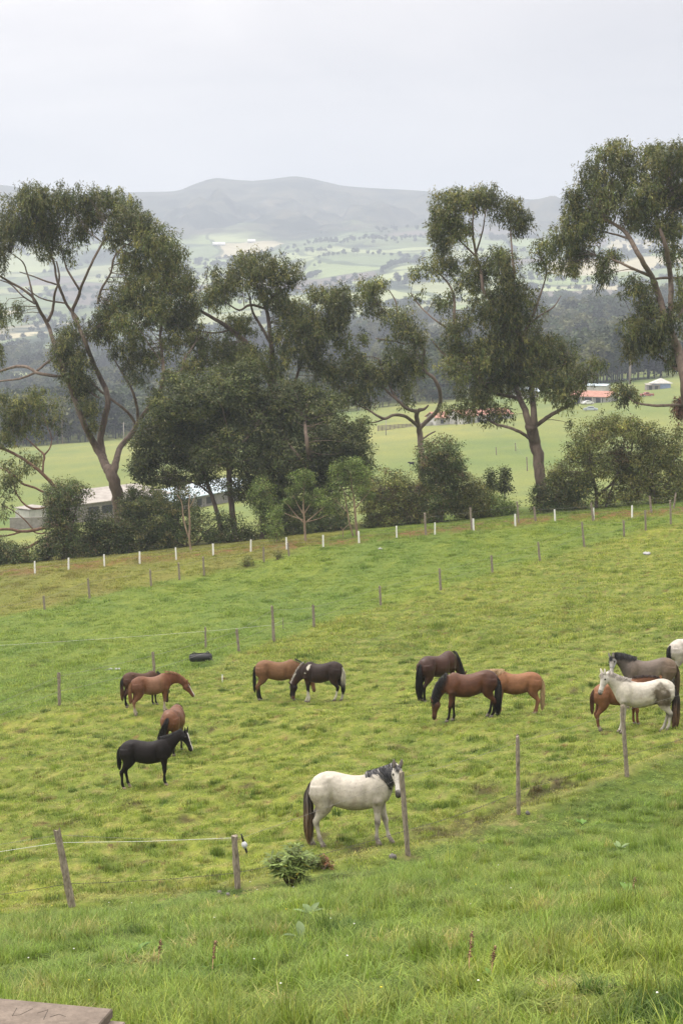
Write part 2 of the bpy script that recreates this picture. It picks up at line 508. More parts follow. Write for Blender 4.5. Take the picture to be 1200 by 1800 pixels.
# ------------------------------------------------------------------ ground sheets
def sheet(name, ys, ts, material, colfn, label):
    YY, TT = np.meshgrid(ys, ts, indexing='ij')
    XX = YY * TT
    Z = zt(XX, YY)
    V = np.stack([XX, YY, Z], -1).reshape(-1, 3)
    nr, nc = YY.shape
    i = np.arange(nr - 1)[:, None] * nc + np.arange(nc - 1)[None]
    F = np.stack([i, i + 1, i + 1 + nc, i + nc], -1).reshape(-1, 4)
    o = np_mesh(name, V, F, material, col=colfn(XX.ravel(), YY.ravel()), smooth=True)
    tag(o, label, 'ground' if name == 'ground' else 'hills', kind='structure')
    return o
m, t, b, o_ = mat_new('pasture'); g = NG(t)
p = g.pos()
pv = g.mapping(p, (1, 0.5, 1))
c = g.attr('tint')
f1 = g.noise(2.6, 6, 0.7, pv); f2 = g.noise(0.11, 5, 0.6, pv); f3 = g.noise(14, 3, 0.7, pv)
c = g.mix(1.0, c, g.ramp(f1, [(0.25, (0.55, 0.62, 0.6)), (0.5, (0.95, 0.97, 0.9)), (0.75, (1.35, 1.25, 1.2))]), 'MULTIPLY')
c = g.mix(1.0, c, g.ramp(f2, [(0.3, (0.85, 0.9, 0.95)), (0.7, (1.12, 1.06, 0.9))]), 'MULTIPLY')
c = g.mix(1.0, c, g.ramp(f3, [(0.3, (0.8, 0.8, 0.8)), (0.7, (1.15, 1.15, 1.1))]), 'MULTIPLY')
g.l(c, b.inputs['Base Color']); b.inputs['Roughness'].default_value = 0.95; b.inputs['Specular IOR Level'].default_value = 0.1
g.l(g.bump(f1, 0.7, 0.12), b.inputs['Normal'])
M_pasture = m
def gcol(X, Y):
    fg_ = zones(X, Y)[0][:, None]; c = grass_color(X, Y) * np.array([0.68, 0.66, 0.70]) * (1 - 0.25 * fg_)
    far = sstep(Y, 165, 200)[:, None]
    a = n_col2(X * 0.18, Y * 0.10)[:, None]
    fc = np.array([[0.165, 0.190, 0.070]]) + a * np.array([[0.020, 0.012, 0.006]])
    st = np.sin(Y * 0.16 + X * 0.01 + n_col2(X * 0.1, Y * 0.1)) * 0.5 + 0.5
    fc = fc * (0.97 + 0.05 * st[:, None])
    c = c * (1 - far) + fc * far
    # leaf litter under the hedge
    Xl = np.abs(Y - np.interp(X, LIT[:, 0], LIT[:, 1]) - 3.2)
    li = np.exp(-(Xl / 3.2) ** 4) * sstep(n_col1(X * 0.8, Y * 0.8), -1.6, 0.2)
    c = c + (np.array([[0.15, 0.075, 0.042]]) - c) * (0.9 * li[:, None])
    wd = sstep(Y, 850, 900)[:, None]
    c = c * (1 - wd) + np.array([[0.05, 0.06, 0.028]]) * wd
    return np.clip(c, 0.01, 1)
WP = [(-2, 1015), (62, 1008), (121, 1002), (184, 996), (246, 991), (310, 984), (375, 977), (441, 970), (504, 966), (568, 962), (631, 955), (697, 946), (764, 940), (832, 933), (905, 925), (975, 917), (1043, 914), (1110, 910), (1178, 906), (1246, 900)]
LIT = np.array([tuple(groundpt(*q))[:2] for q in [(-250, 1040)] + WP + [(1500, 880)]])
ys1 = np.exp(np.linspace(math.log(3), math.log(900), 900))
ts1 = np.sort(np.concatenate([np.linspace(-0.27, 0.27, 300), np.linspace(-0.62, -0.275, 40), np.linspace(0.275, 0.62, 40)]))
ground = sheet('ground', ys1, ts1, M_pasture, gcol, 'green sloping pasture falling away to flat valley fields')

m, t, b, o_ = mat_new('hill_fields'); g = NG(t)
p = g.pos()
tint = g.attr('tint'); sepc = t.nodes.new('ShaderNodeSeparateColor'); g.l(tint, sepc.inputs[0])
wob = g.n('ShaderNodeTexNoise'); wob.inputs['Scale'].default_value = 0.004; g.l(p, wob.inputs['Vector'])
dv = g.n('ShaderNodeVectorMath'); dv.operation = 'MULTIPLY_ADD'; g.l(wob.outputs['Color'], dv.inputs[0]); dv.inputs[1].default_value = (220, 220, 0); g.l(p, dv.inputs[2])
pv = g.mapping(dv.outputs[0], (0.0042, 0.0034, 0), (0, 0, 0.35))
def voro(vec, feat='F1'):
    x = t.nodes.new('ShaderNodeTexVoronoi'); x.feature = feat; x.inputs['Scale'].default_value = 1.0; x.inputs['Randomness'].default_value = 0.85
    g.l(vec, x.inputs['Vector']); return x
v1 = voro(pv); sv = t.nodes.new('ShaderNodeSeparateColor'); g.l(v1.outputs['Color'], sv.inputs[0])
ve = voro(pv, 'DISTANCE_TO_EDGE')
fld = g.ramp(sv.outputs[0], [(0.0, (0.12, 0.15, 0.07)), (0.16, (0.17, 0.21, 0.09)), (0.36, (0.23, 0.26, 0.13)), (0.52, (0.13, 0.165, 0.08)), (0.64, (0.31, 0.28, 0.18)), (0.78, (0.115, 0.10, 0.085)), (0.92, (0.21, 0.23, 0.12))])
t.nodes[-1]
for nd in t.nodes:
    if nd.type == 'VALTORGB': nd.color_ramp.interpolation = 'CONSTANT'
edge = g.math('LESS_THAN', ve.outputs['Distance'], 0.03)
fld = g.mix(g.math('MULTIPLY', edge, 0.75), fld, (0.045, 0.065, 0.035))
nn = g.noise(0.012, 6, 0.65, p); wd = g.noise(0.0045, 7, 0.62, p)
fld = g.mix(1.0, fld, g.ramp(nn, [(0.3, (1.0, 1.0, 1.0)), (0.7, (1.3, 1.3, 1.3))]), 'MULTIPLY')
heath = g.ramp(nn, [(0.3, (0.035, 0.05, 0.035)), (0.5, (0.085, 0.095, 0.06)), (0.7, (0.19, 0.17, 0.11))])
heath = g.mix(g.math('GREATER_THAN', wd, 0.56), heath, (0.035, 0.05, 0.03))
mw = g.math('MULTIPLY', sepc.outputs[1], g.math('GREATER_THAN', wd, 0.47))
fld = g.mix(mw, fld, (0.035, 0.05, 0.03))
heath = g.mix(1.0, heath, (0.62, 0.62, 0.62), 'MULTIPLY'); c = g.mix(sepc.outputs[0], fld, heath)
g.l(c, b.inputs['Base Color']); b.inputs['Roughness'].default_value = 1; b.inputs['Specular IOR Level'].default_value = 0.05
g.l(g.bump(nn, 0.6, 20), b.inputs['Normal'])
M_hill = m
def hcol(X, Y):
    u = 600 + FPX * X / Y
    mtn = sstep(Y + 130 * n_wood(X, Y), 4150, 4500)
    wood = np.clip(-0.3 + 0.8 * n_wood(X * 0.8, Y * 1.4), 0, 1)
    wood = np.maximum(wood, 1 - sstep(Y, 1750, 1950))
    return np.stack([mtn, wood, np.zeros_like(mtn)], -1)
ys2 = np.exp(np.linspace(math.log(900), math.log(7300), 620))
ts2 = np.sort(np.concatenate([np.linspace(-0.27, 0.27, 380), np.linspace(-0.62, -0.275, 30), np.linspace(0.275, 0.62, 30)]))
hills = sheet('hills', ys2, ts2, M_hill, hcol, 'hazy hills with patchwork fields rising to a long mountain ridge')

# ------------------------------------------------------------------ haze
hz = MB(); hz.box((0, 3500, 245), (9800, 8000, 640))
m = bpy.data.materials.new('haze_air'); m.use_nodes = True; t = m.node_tree
for n in list(t.nodes): t.nodes.remove(n)
o_ = t.nodes.new('ShaderNodeOutputMaterial'); pvn = t.nodes.new('ShaderNodeVolumePrincipled')
pvn.inputs['Color'].default_value = (0.74, 0.82, 0.96, 1); pvn.inputs['Density'].default_value = HAZE if 'HAZE' in globals() else 0.00022
pvn.inputs['Anisotropy'].default_value = 0.0
t.links.new(pvn.outputs[0], o_.inputs['Volume'])
hazeo = hz.build('haze', m)
tag(hazeo, 'pale damp air veiling the far hills', 'haze', kind='stuff')

# ------------------------------------------------------------------ instancing of uncountable growth
def tuft_mesh(name, n, rad, h, w, lean, rng, segs=2):
    V = []; F = []; S = []
    for i in range(n):
        a = rng.uniform(0, 6.283); r = rad * math.sqrt(rng.uniform(0, 1))
        x, y = r * math.cos(a), r * math.sin(a)
        hh = h * rng.uniform(0.45, 1.0); b = rng.uniform(0, 6.283)
        ln = lean * rng.uniform(0.3, 1.3); dx, dy = math.cos(b), math.sin(b)
        px, py = -dy * w * rng.uniform(0.7, 1.3), dx * w
        o = len(V); sh = rng.uniform(0.6, 1.45); yel = rng.uniform(0, 1) < 0.14
        for s in range(segs + 1):
            q = s / segs
            ww = (1 - q) ** 0.7 if s < segs else 0.05
            cx = x + dx * ln * hh * q * q; cy_ = y + dy * ln * hh * q * q; cz = hh * (q - 0.25 * q * q * ln) - 0.01
            V += [(cx - px * ww, cy_ - py * ww, cz), (cx + px * ww, cy_ + py * ww, cz)]
            c = np.array([sh, sh, sh])
            if yel: c = c * np.array([1.5, 1.25, 1.3])
            S += [tuple(c)] * 2
        for s in range(segs): F.append((o + 2 * s, o + 2 * s + 1, o + 2 * s + 3, o + 2 * s + 2))
    me = bpy.data.meshes.new(name); me.from_pydata(V, [], F)
    ca = me.color_attributes.new('shade', 'FLOAT_COLOR', 'POINT')
    c4 = np.ones((len(V), 4), np.float32); c4[:, :3] = S; ca.data.foreach_set('color', c4.ravel())
    me.materials.append(M_grass)
    return bpy.data.objects.new(name, me)
M_grass = leaf_mat('grass_blades', 0.38, 0.5, instancer=True, spec=0.2, tip=True)
def scatter(name, pts, scl, rotz, idx, col, protos, label, cat, tilt=None):
    coll = bpy.data.collections.new(name + '_kinds')
    for i, q in enumerate(protos):
        q.name = 'kind_%02d' % i + name; coll.objects.link(q)
    me = bpy.data.meshes.new(name)
    me.vertices.add(len(pts)); me.vertices.foreach_set('co', np.asarray(pts, np.float32).ravel())
    def A(nm, typ, dat):
        at_ = me.attributes.new(nm, typ, 'POINT')
        at_.data.foreach_set({'FLOAT': 'value', 'INT': 'value', 'FLOAT_VECTOR': 'vector', 'FLOAT_COLOR': 'color'}[typ], dat.ravel())
    if np.ndim(scl) == 1: scl = np.stack([scl] * 3, -1)
    A('scl', 'FLOAT_VECTOR', np.asarray(scl, np.float32))
    ro = np.zeros((len(pts), 3), np.float32); ro[:, 2] = rotz
    if tilt is not None: ro[:, :2] = tilt
    A('rot', 'FLOAT_VECTOR', ro)
    A('pick', 'INT', np.asarray(idx, np.int32))
    c4 = np.ones((len(pts), 4), np.float32); c4[:, :3] = col
    A('tint', 'FLOAT_COLOR', c4)
    o = bpy.data.objects.new(name, me); COL.objects.link(o)
    ng = bpy.data.node_groups.new(name, 'GeometryNodeTree')
    ng.interface.new_socket('Geometry', in_out='INPUT', socket_type='NodeSocketGeometry')
    ng.interface.new_socket('Geometry', in_out='OUTPUT', socket_type='NodeSocketGeometry')
    N = ng.nodes.new; L = ng.links.new
    gi = N('NodeGroupInput'); go = N('NodeGroupOutput'); ci = N('GeometryNodeCollectionInfo')
    ci.inputs['Collection'].default_value = coll; ci.inputs['Separate Children'].default_value = True; ci.inputs['Reset Children'].default_value = True
    ip = N('GeometryNodeInstanceOnPoints'); ip.inputs['Pick Instance'].default_value = True
    def na(nm, dt):
        x = N('GeometryNodeInputNamedAttribute'); x.data_type = dt; x.inputs['Name'].default_value = nm
        return x.outputs['Attribute']
    L(gi.outputs[0], ip.inputs['Points']); L(ci.outputs[0], ip.inputs['Instance'])
    L(na('pick', 'INT'), ip.inputs['Instance Index']); L(na('rot', 'FLOAT_VECTOR'), ip.inputs['Rotation']); L(na('scl', 'FLOAT_VECTOR'), ip.inputs['Scale'])
    L(ip.outputs[0], go.inputs[0])
    md = o.modifiers.new('scatter', 'NODES'); md.node_group = ng
    return tag(o, label, cat, kind='stuff')

# concrete slab corner, bottom left (defined here because the grass leaves it free)
SLAB_C = at(199, 1773, 10.9); SLAB_R = math.atan2(0.22, -0.975)
def in_slab(X, Y, mrg=0.02):
    dx = X - SLAB_C.x; dy = Y - SLAB_C.y
    ax = dx * math.cos(SLAB_R) + dy * math.sin(SLAB_R); ay = dx * -math.sin(SLAB_R) + dy * math.cos(SLAB_R)
    return (ax > -0.16 - mrg) & (ay > -mrg) & (ax < 2.5) & (ay < 2.5)
def rand_wedge(y0, y1, dens_fn, rng, tmax=0.235, margin=0.8):
    out_ = []
    ys = np.linspace(y0, y1, max(2, int((y1 - y0) / 1.0)))
    for a, b in zip(ys[:-1], ys[1:]):
        w = 2 * (tmax * b + margin)
        n = int(w * (b - a) * dens_fn((a + b) / 2))
        out_.append(np.stack([rng.uniform(-w / 2, w / 2, n), rng.uniform(a, b, n)], -1))
    return np.vstack(out_)
rg = np.random.default_rng(11)
# long bank grass near the camera
protos = [tuft_mesh('t', 34, 0.13, 0.22, 0.0055, 0.8, rg, 3) for _ in range(4)] + [tuft_mesh('t', 30, 0.17, 0.12, 0.0048, 0.6, rg) for _ in range(3)] + [tuft_mesh('t', 46, 0.09, 0.30, 0.0036, 0.95, rg, 3) for _ in range(2)]
P = rand_wedge(8.2, 44, lambda y: 62 if y < 16 else (46 if y < 26 else 34), rg)
fgm, mdm, dym = zones(P[:, 0], P[:, 1])
keep = (rg.uniform(size=len(P)) < fgm) & ~in_slab(P[:, 0], P[:, 1])
P = P[keep]; n = len(P)
hgt = 0.66 + 0.20 * n_col1(P[:, 0] + 5, P[:, 1] + 3) + 0.22 * n_tus(P[:, 0], P[:, 1] * 0.8) + 0.08 * n_col2(P[:, 0], P[:, 1])
hgt = np.clip(hgt, 0.22, 1.5) * rg.uniform(0.7, 1.2, n)
nb = sstep(-(P[:, 1] - np.interp(P[:, 0], L1[:, 0], L1[:, 1])), 0, 4.5)
hgt *= 0.38 + 0.62 * nb
idx = np.where(rg.uniform(size=n) < 0.35, rg.integers(4, 7, n), rg.integers(0, 4, n)); tu = n_tus(P[:, 0] * 0.8 + 9, P[:, 1] * 0.7)
idx = np.where(rg.uniform(size=n) < np.where(tu > 0.9, 0.55, 0.05) * (hgt > 0.35), rg.integers(7, 9, n), idx); hgt = hgt * np.where(tu > 0.9, 1.25, 1.0)
bd0 = P[:, 1] - np.interp(P[:, 0], BERM[:, 0], BERM[:, 1]); hgt = hgt * (1 - 0.65 * np.exp(-((bd0 + 0.3) / 0.9) ** 2))
scatter('long_grass', np.stack([P[:, 0], P[:, 1], zt(P[:, 0], P[:, 1])], -1), np.stack([rg.uniform(0.8, 1.15, n)] * 2 + [hgt], -1), rg.uniform(0, 6.28, n), idx,
        grass_color(P[:, 0], P[:, 1], rg.uniform(0.68, 1.36, (n, 1))), protos, 'long lush grass on the near bank', 'grass')
# grazed turf of the paddock
protos = [tuft_mesh('t', 26, 0.17, 0.075, 0.0065, 0.9, rg) for _ in range(5)] + [tuft_mesh('t', 30, 0.12, 0.13, 0.006, 0.8, rg) for _ in range(2)]
P = rand_wedge(26, 84, lambda y: 34 if y < 45 else (22 if y < 62 else 14), rg, 0.225)
fgm, mdm, dym = zones(P[:, 0], P[:, 1])
P = P[rg.uniform(size=len(P)) < (1 - fgm) * (1 - 0.6 * mdm)]; n = len(P)
hgt = np.clip(0.85 + 0.25 * n_col1(P[:, 0] * 1.2, P[:, 1] * 0.8) + 0.5 * n_tus(P[:, 0], P[:, 1] * 0.6), 0.2, 2.6) * rg.uniform(0.7, 1.3, n)
idx = np.where(n_col1(P[:, 0] * 1.7 + 33, P[:, 1] * 1.1) > 1.0, rg.integers(5, 7, n), rg.integers(0, 5, n))
w = np.clip(P[:, 1] / 45, 1, 1.8)
scatter('grazed_turf', np.stack([P[:, 0], P[:, 1], zt(P[:, 0], P[:, 1])], -1), np.stack([w * rg.uniform(0.8, 1.2, n)] * 2 + [hgt], -1), rg.uniform(0, 6.28, n), idx,
        grass_color(P[:, 0], P[:, 1], rg.uniform(0.58, 1.42, (n, 1))), protos, 'short yellow green turf grazed by the horses', 'grass')
# taller sward of the middle field
protos = [tuft_mesh('t', 22, 0.28, 0.13, 0.013, 0.9, rg) for _ in range(5)] + [tuft_mesh('t', 40, 0.35, 0.26, 0.012, 0.9, rg) for _ in range(2)]
P = rand_wedge(62, 156, lambda y: 11 if y < 100 else 7, rg, 0.225)
fgm, mdm, dym = zones(P[:, 0], P[:, 1])
P = P[rg.uniform(size=len(P)) < np.maximum(mdm, P[:, 1] > 80)]; n = len(P)
hgt = np.clip(0.9 + 0.3 * n_col1(P[:, 0] * 0.6, P[:, 1] * 0.5), 0.3, 2) * rg.uniform(0.7, 1.3, n)
idx = np.where(n_col1(P[:, 0] * 1.2 + 10, P[:, 1] * 1.1) > 1.2, rg.integers(5, 7, n), rg.integers(0, 5, n))
scatter('meadow_grass', np.stack([P[:, 0], P[:, 1], zt(P[:, 0], P[:, 1])], -1), np.stack([rg.uniform(0.8, 1.3, n)] * 2 + [hgt], -1), rg.uniform(0, 6.28, n), idx,
        grass_color(P[:, 0], P[:, 1], rg.uniform(0.75, 1.25, (n, 1))), protos, 'taller green grass of the middle field', 'grass')
# ------------------------------------------------------------------ trees and shrubs
FOL = {'euc': [(0.068, 0.080, 0.030), (0.112, 0.116, 0.042), (0.044, 0.058, 0.026)],
       'dark': [(0.054, 0.068, 0.028), (0.080, 0.090, 0.034), (0.038, 0.050, 0.024)],
       'olive': [(0.088, 0.100, 0.034), (0.062, 0.076, 0.028), (0.125, 0.125, 0.042)],
       'ivy': [(0.038, 0.055, 0.022), (0.055, 0.072, 0.027), (0.075, 0.072, 0.032)],
       'fresh': [(0.085, 0.120, 0.040), (0.110, 0.145, 0.050), (0.065, 0.095, 0.034)],
       'rust': [(0.105, 0.075, 0.045), (0.080, 0.075, 0.038), (0.060, 0.070, 0.030)],
       'brown': [(0.13, 0.07, 0.05), (0.10, 0.055, 0.04), (0.16, 0.09, 0.06)]}
def leaves(name, C, D, L, Wd, col, parent, rng, mat=None, NR=None):
    """kite-shaped leaves: C base points, D unit directions, L lengths, Wd widths"""
    n = len(C)
    r = rng.normal(size=(n, 3))
    if NR is not None: r = r * 0.33 + NR
    S = np.cross(D, r); S /= np.linalg.norm(S, axis=1)[:, None] + 1e-9
    V = np.empty((n, 4, 3))
    V[:, 0] = C; V[:, 2] = C + D * L[:, None]
    md = C + D * (L * 0.45)[:, None]
    V[:, 1] = md + S * (Wd * 0.5)[:, None]; V[:, 3] = md - S * (Wd * 0.5)[:, None]
    F = np.arange(n * 4).reshape(n, 4)
    return np_mesh(name, V.reshape(-1, 3), F, mat or M_leaf, parent, col=np.repeat(col, 4, axis=0))
def rand_dir(n, rng):
    v = rng.normal(size=(n, 3)); return v / np.linalg.norm(v, axis=1)[:, None]
def tree(name, label, cat, D, base, branches, clumps, pal='euc', group=None, seed=1, leaf=(0.27, 0.085), nleaf=34, cover=3.0, droop=0.75,
         sprad=0.38, amp=2.6, twigs=True, depth=1.15, ground_base=True, bark=(1, 1, 1), crown_name='crown', trunk_name='trunk', patches=None, core=True):
    rng = np.random.default_rng(seed)
    s = FPX / D
    ph = rng.uniform(0, 6.28, 4)
    ub, vb = base
    def G(u, v):
        k = np.clip((vb - v) / 140.0, 0, 1)
        return amp * k * (np.sin(0.026 * (u - ub) + ph[0]) * np.cos(0.017 * v + ph[1]) + 0.5 * np.sin(0.045 * v + 0.03 * u + ph[2]) - 0.5 * np.sin(ph[0]) * 0)
    org = at(ub, vb, D); zg = gz(org.x, org.y)
    O = Vector((org.x, org.y, zg))
    root = thing(name, label, cat, O, group=group)
    tb = MB(); nodes = []; nodew = []
    for bi, br in enumerate(branches):
        B = smoothline(br, 4)
        pts = []; rad = []
        for i, (u, v, w) in enumerate(B):
            p = at(u, v, D + float(G(u, v)))
            jit = 0.035 * w / s
            p = p + Vector(rng.normal(0, 1, 3)) * jit
            pts.append(p - O); rad.append(max(w / s / 2 * 0.84, 0.012))
        if bi == 0 and ground_base:
            p0 = pts[0].copy(); hgt = p0.z
            if hgt > 0.3:
                pts = [Vector((p0.x, p0.y, -0.3)), Vector((p0.x, p0.y, hgt * 0.4))] + pts; rad = [rad[0] * 1.35, rad[0] * 1.1] + rad
            else:
                pts = [Vector((p0.x, p0.y, p0.z - 0.4))] + pts; rad = [rad[0] * 1.3] + rad
        tb.tube(pts, rad, 9 if rad[0] > 0.15 else 6, bark)
        nodes += pts[1:]; nodew += rad[1:]
    ND = np.array([tuple(p) for p in nodes]) if nodes else np.zeros((1, 3))
    LC = []; LD = []; LCOL = []; LN = []
    SPR = []
    for ci, cl in enumerate(clumps):
        u, v, ru, rv = cl[:4]; dn = (cl[4] if len(cl) > 4 else 1.0) ** 0.75
        pl = FOL[cl[5]] if len(cl) > 5 else FOL[pal]
        c = np.array(at(u, v, D + float(G(u, v)) + rng.normal(0, 0.6 * amp / 2.6)) - O)
        rx, rz = 1.08 * ru / s, 1.08 * rv / s; ry = depth * math.sqrt(rx * rz)
        ns = max(3, int(1.7 * dn * cover * math.pi * ru * rv / (math.pi * (sprad * s) ** 2)))
        d = rand_dir(ns, rng); lob = 1 + 0.20 * np.sin(4.1 * d[:, 0] + ci) * np.sin(3.7 * d[:, 2] + 2 * ci) + 0.12 * np.sin(9 * d[:, 0] + 7 * d[:, 2] + ci); rr = lob * rng.uniform(0, 1, ns) ** (1 / 2.4)
        sp = c + d * rr[:, None] * np.array([rx, ry, rz]) * 0.93
        ctint = 1 + 0.20 * np.clip(rng.normal(), -1.3, 1.6)
        # twigs from the nearest limb to spray clusters
        if twigs:
            for k in range(0, ns, 10):
                q = sp[k]; dist = np.linalg.norm(ND - q, axis=1) + (ND[:, 2] > q[2] + 0.5) * 2.0
                j = int(np.argmin(dist))
                if dist[j] > 7: continue
                a = Vector(ND[j]); b_ = Vector(q); mid = (a + b_) / 2 + Vector(rng.normal(0, 0.10, 3)) * (b_ - a).length + Vector((0, 0, 0.06 * (b_ - a).length))
                r0 = min(nodew[j] * 0.45, 0.022 + 0.007 * dist[j]); tb.tube([a, a.lerp(mid, 0.6), mid.lerp(b_, 0.4), b_], [r0, r0 * 0.8, r0 * 0.55, 0.008], 4, bark, False)
                SPR.append(q)
        for k in range(ns):
            m_ = int(nleaf * rng.uniform(0.6, 1.4))
            off = rng.normal(0, 1, (m_, 3)) * np.array([sprad, sprad, sprad * 0.72]) * 0.60
            if droop >= .7:
                so = rng.normal(0, 1, (6, 3)) * np.array([sprad, sprad, sprad * 0.5]) * 0.62; tk = rng.integers(0, 6, m_); hang = rng.uniform(0.25, 1.05, 6)[tk]
                off = so[tk] + rng.normal(0, 0.055, (m_, 3)); off[:, 2] -= rng.uniform(0, 1, m_) * hang - 0.25
            cen = sp[k] + off
            od = off / (np.linalg.norm(off, axis=1)[:, None] + 1e-6)
            dr = od * 0.55 + np.array([0, 0, -droop]) + rng.normal(0, 0.42, (m_, 3))
            dr /= np.linalg.norm(dr, axis=1)[:, None]
            base_c = np.array(pl[int(rng.choice(3, p=[0.5, 0.25, 0.25]))]) * np.array([1.42, 1.36, 1.15]) * ctint * (1 + 0.24 * np.clip(rng.normal(), -1.6, 2))
            if patches is not None and rng.uniform() < patches[1]: base_c = np.array(FOL[patches[0]][rng.integers(3)])
            lc = base_c[None] * rng.uniform(0.65, 1.4, (m_, 1)) * (1 + rng.normal(0, 0.06, (m_, 3)))
            lc[rng.uniform(size=m_) < 0.02] = (0.26, 0.25, 0.15)
            LC.append(cen); LD.append(dr); LCOL.append(lc)
            cn = (cen - c) / np.array([rx, ry, rz]); cn /= np.linalg.norm(cn, axis=1)[:, None] + 1e-6
            nr = 0.75 * cn + 0.55 * od + np.array([0, 0, 0.45]); LN.append(nr / (np.linalg.norm(nr, axis=1)[:, None] + 1e-6))
    if tb.V: tb.build(trunk_name, M_bark, root, smooth=True)
    if LC:
        LC = np.vstack(LC); LN = np.vstack(LN); LD = np.vstack(LD); LCOL = np.clip(np.vstack(LCOL), 0.008, 0.6); n = len(LC)
        # nothing grows under the ground
        zz = zt(LC[:, 0] + O.x, LC[:, 1] + O.y) - O.z
        k = LC[:, 2] > zz + 0.03
        LC, LD, LCOL, LN = LC[k], LD[k], LCOL[k], LN[k]; n = len(LC)
        leaves(crown_name, LC, LD, leaf[0] * rng.uniform(0.45, 1.6, n), leaf[1] * rng.uniform(0.55, 1.5, n), LCOL, root, rng, NR=LN)
    return root

# the tall eucalyptus at the left
tree('eucalyptus_tree', 'tallest forked eucalyptus at the left with bare spreading limbs and a reddish trunk', 'tree', 172, (212, 905), [
    [(212, 905, 27), (206, 870, 25), (199, 840, 25), (190, 822, 23)],
    [(192, 828, 20), (172, 790, 16), (155, 760, 13), (140, 725, 12), (128, 690, 11), (112, 650, 10), (98, 610, 9), (84, 570, 8), (70, 545, 7), (60, 525, 6), (40, 508, 5), (20, 497, 5), (-8, 480, 4)],
    [(182, 806, 17), (177, 770, 14), (186, 730, 13), (190, 700, 12), (180, 670, 11), (165, 640, 10), (150, 600, 9), (137, 570, 8), (128, 548, 7), (139, 520, 7), (142, 508, 6), (156, 475, 5), (168, 450, 5), (185, 420, 4), (200, 400, 3), (215, 370, 2)],
    [(140, 510, 5), (128, 490, 5), (117, 470, 4), (108, 440, 3), (95, 410, 2)],
    [(137, 560, 7), (118, 535, 6), (105, 505, 6), (99, 485, 5), (95, 460, 4), (80, 430, 2)],
    [(84, 565, 7), (93, 545, 6), (97, 515, 5), (105, 490, 4), (100, 460, 3)],
    [(60, 530, 5), (55, 505, 4), (48, 480, 3), (40, 460, 3), (20, 445, 2)],
    [(62, 534, 4), (40, 520, 3), (20, 500, 3), (0, 492, 2)],
    [(100, 500, 4), (80, 494, 4), (60, 486, 3), (35, 478, 2)],
    [(118, 533, 4), (95, 530, 4), (70, 523, 3), (45, 505, 2)],
    [(198, 832, 19), (205, 810, 14), (212, 785, 12), (230, 765, 12), (242, 745, 10), (262, 715, 9), (280, 690, 8), (288, 660, 7), (285, 620, 6), (282, 590, 6), (286, 560, 5), (284, 530, 4), (292, 500, 2)],
    [(240, 748, 6), (225, 725, 6), (200, 705, 5), (180, 690, 5), (165, 675, 4), (150, 660, 3)],
    [(243, 742, 6), (240, 710, 6), (230, 680, 5), (215, 655, 4), (200, 630, 2)],
    [(285, 650, 6), (305, 655, 5), (320, 650, 4), (325, 630, 4), (335, 615, 3), (345, 600, 2)],
    [(172, 535, 5), (178, 510, 5), (195, 480, 4), (200, 455, 4), (215, 435, 3), (235, 425, 2)],
    [(116, 662, 6), (90, 660, 7), (65, 655, 7), (50, 646, 7), (30, 644, 6), (0, 653, 5), (-20, 660, 4)],
    [(63, 655, 5), (40, 664, 5), (20, 668, 4), (0, 670, 4), (-15, 672, 3)],
    [(65, 652, 5), (80, 640, 5), (95, 628, 4), (110, 615, 3)],
    [(175, 700, 4), (160, 690, 4), (150, 680, 3)]],
    [(55, 368, 48, 46), (70, 350, 32, 26), (35, 400, 36, 38), (92, 398, 34, 32), (78, 425, 26, 28, .8), (150, 350, 32, 28), (160, 382, 32, 30), (140, 410, 22, 20, .8), (212, 362, 36, 26), (228, 385, 33, 32), (205, 400, 20, 20, .8),
     (8, 400, 15, 44), (2, 440, 18, 36, .8), (120, 370, 20, 20, .6), (270, 418, 46, 36), (300, 448, 34, 30), (242, 462, 44, 38), (290, 490, 52, 42), (230, 515, 42, 36), (192, 545, 26, 28), (262, 540, 46, 38, .9), (325, 498, 24, 30, .7), (180, 580, 32, 28, .8),
     (128, 588, 28, 24), (118, 612, 32, 32, 1.2), (130, 645, 34, 32, 1.2), (145, 680, 28, 28, 1.2), (158, 715, 19, 22, 1.2), (165, 745, 10, 14), (30, 545, 20, 18, .5), (4, 562, 10, 22, .7), (240, 590, 30, 24, .6), (268, 632, 28, 24, .5), (240, 662, 20, 18, .5),
     (322, 560, 38, 26, .6), (340, 592, 28, 24, .5), (300, 605, 28, 28, .5), (215, 612, 28, 28, .5), (275, 690, 18, 16, .3), (330, 640, 22, 22, .5), (110, 345, 26, 22), (185, 345, 26, 20), (120, 440, 22, 22, .5), (250, 395, 30, 24), (200, 420, 24, 20, .6), (215, 560, 36, 30, .7), (335, 540, 26, 30, .7), (240, 630, 36, 26, .6), (310, 560, 36, 34, .8)],
    'euc', 'eucalyptus trees along the far hedge', 21)
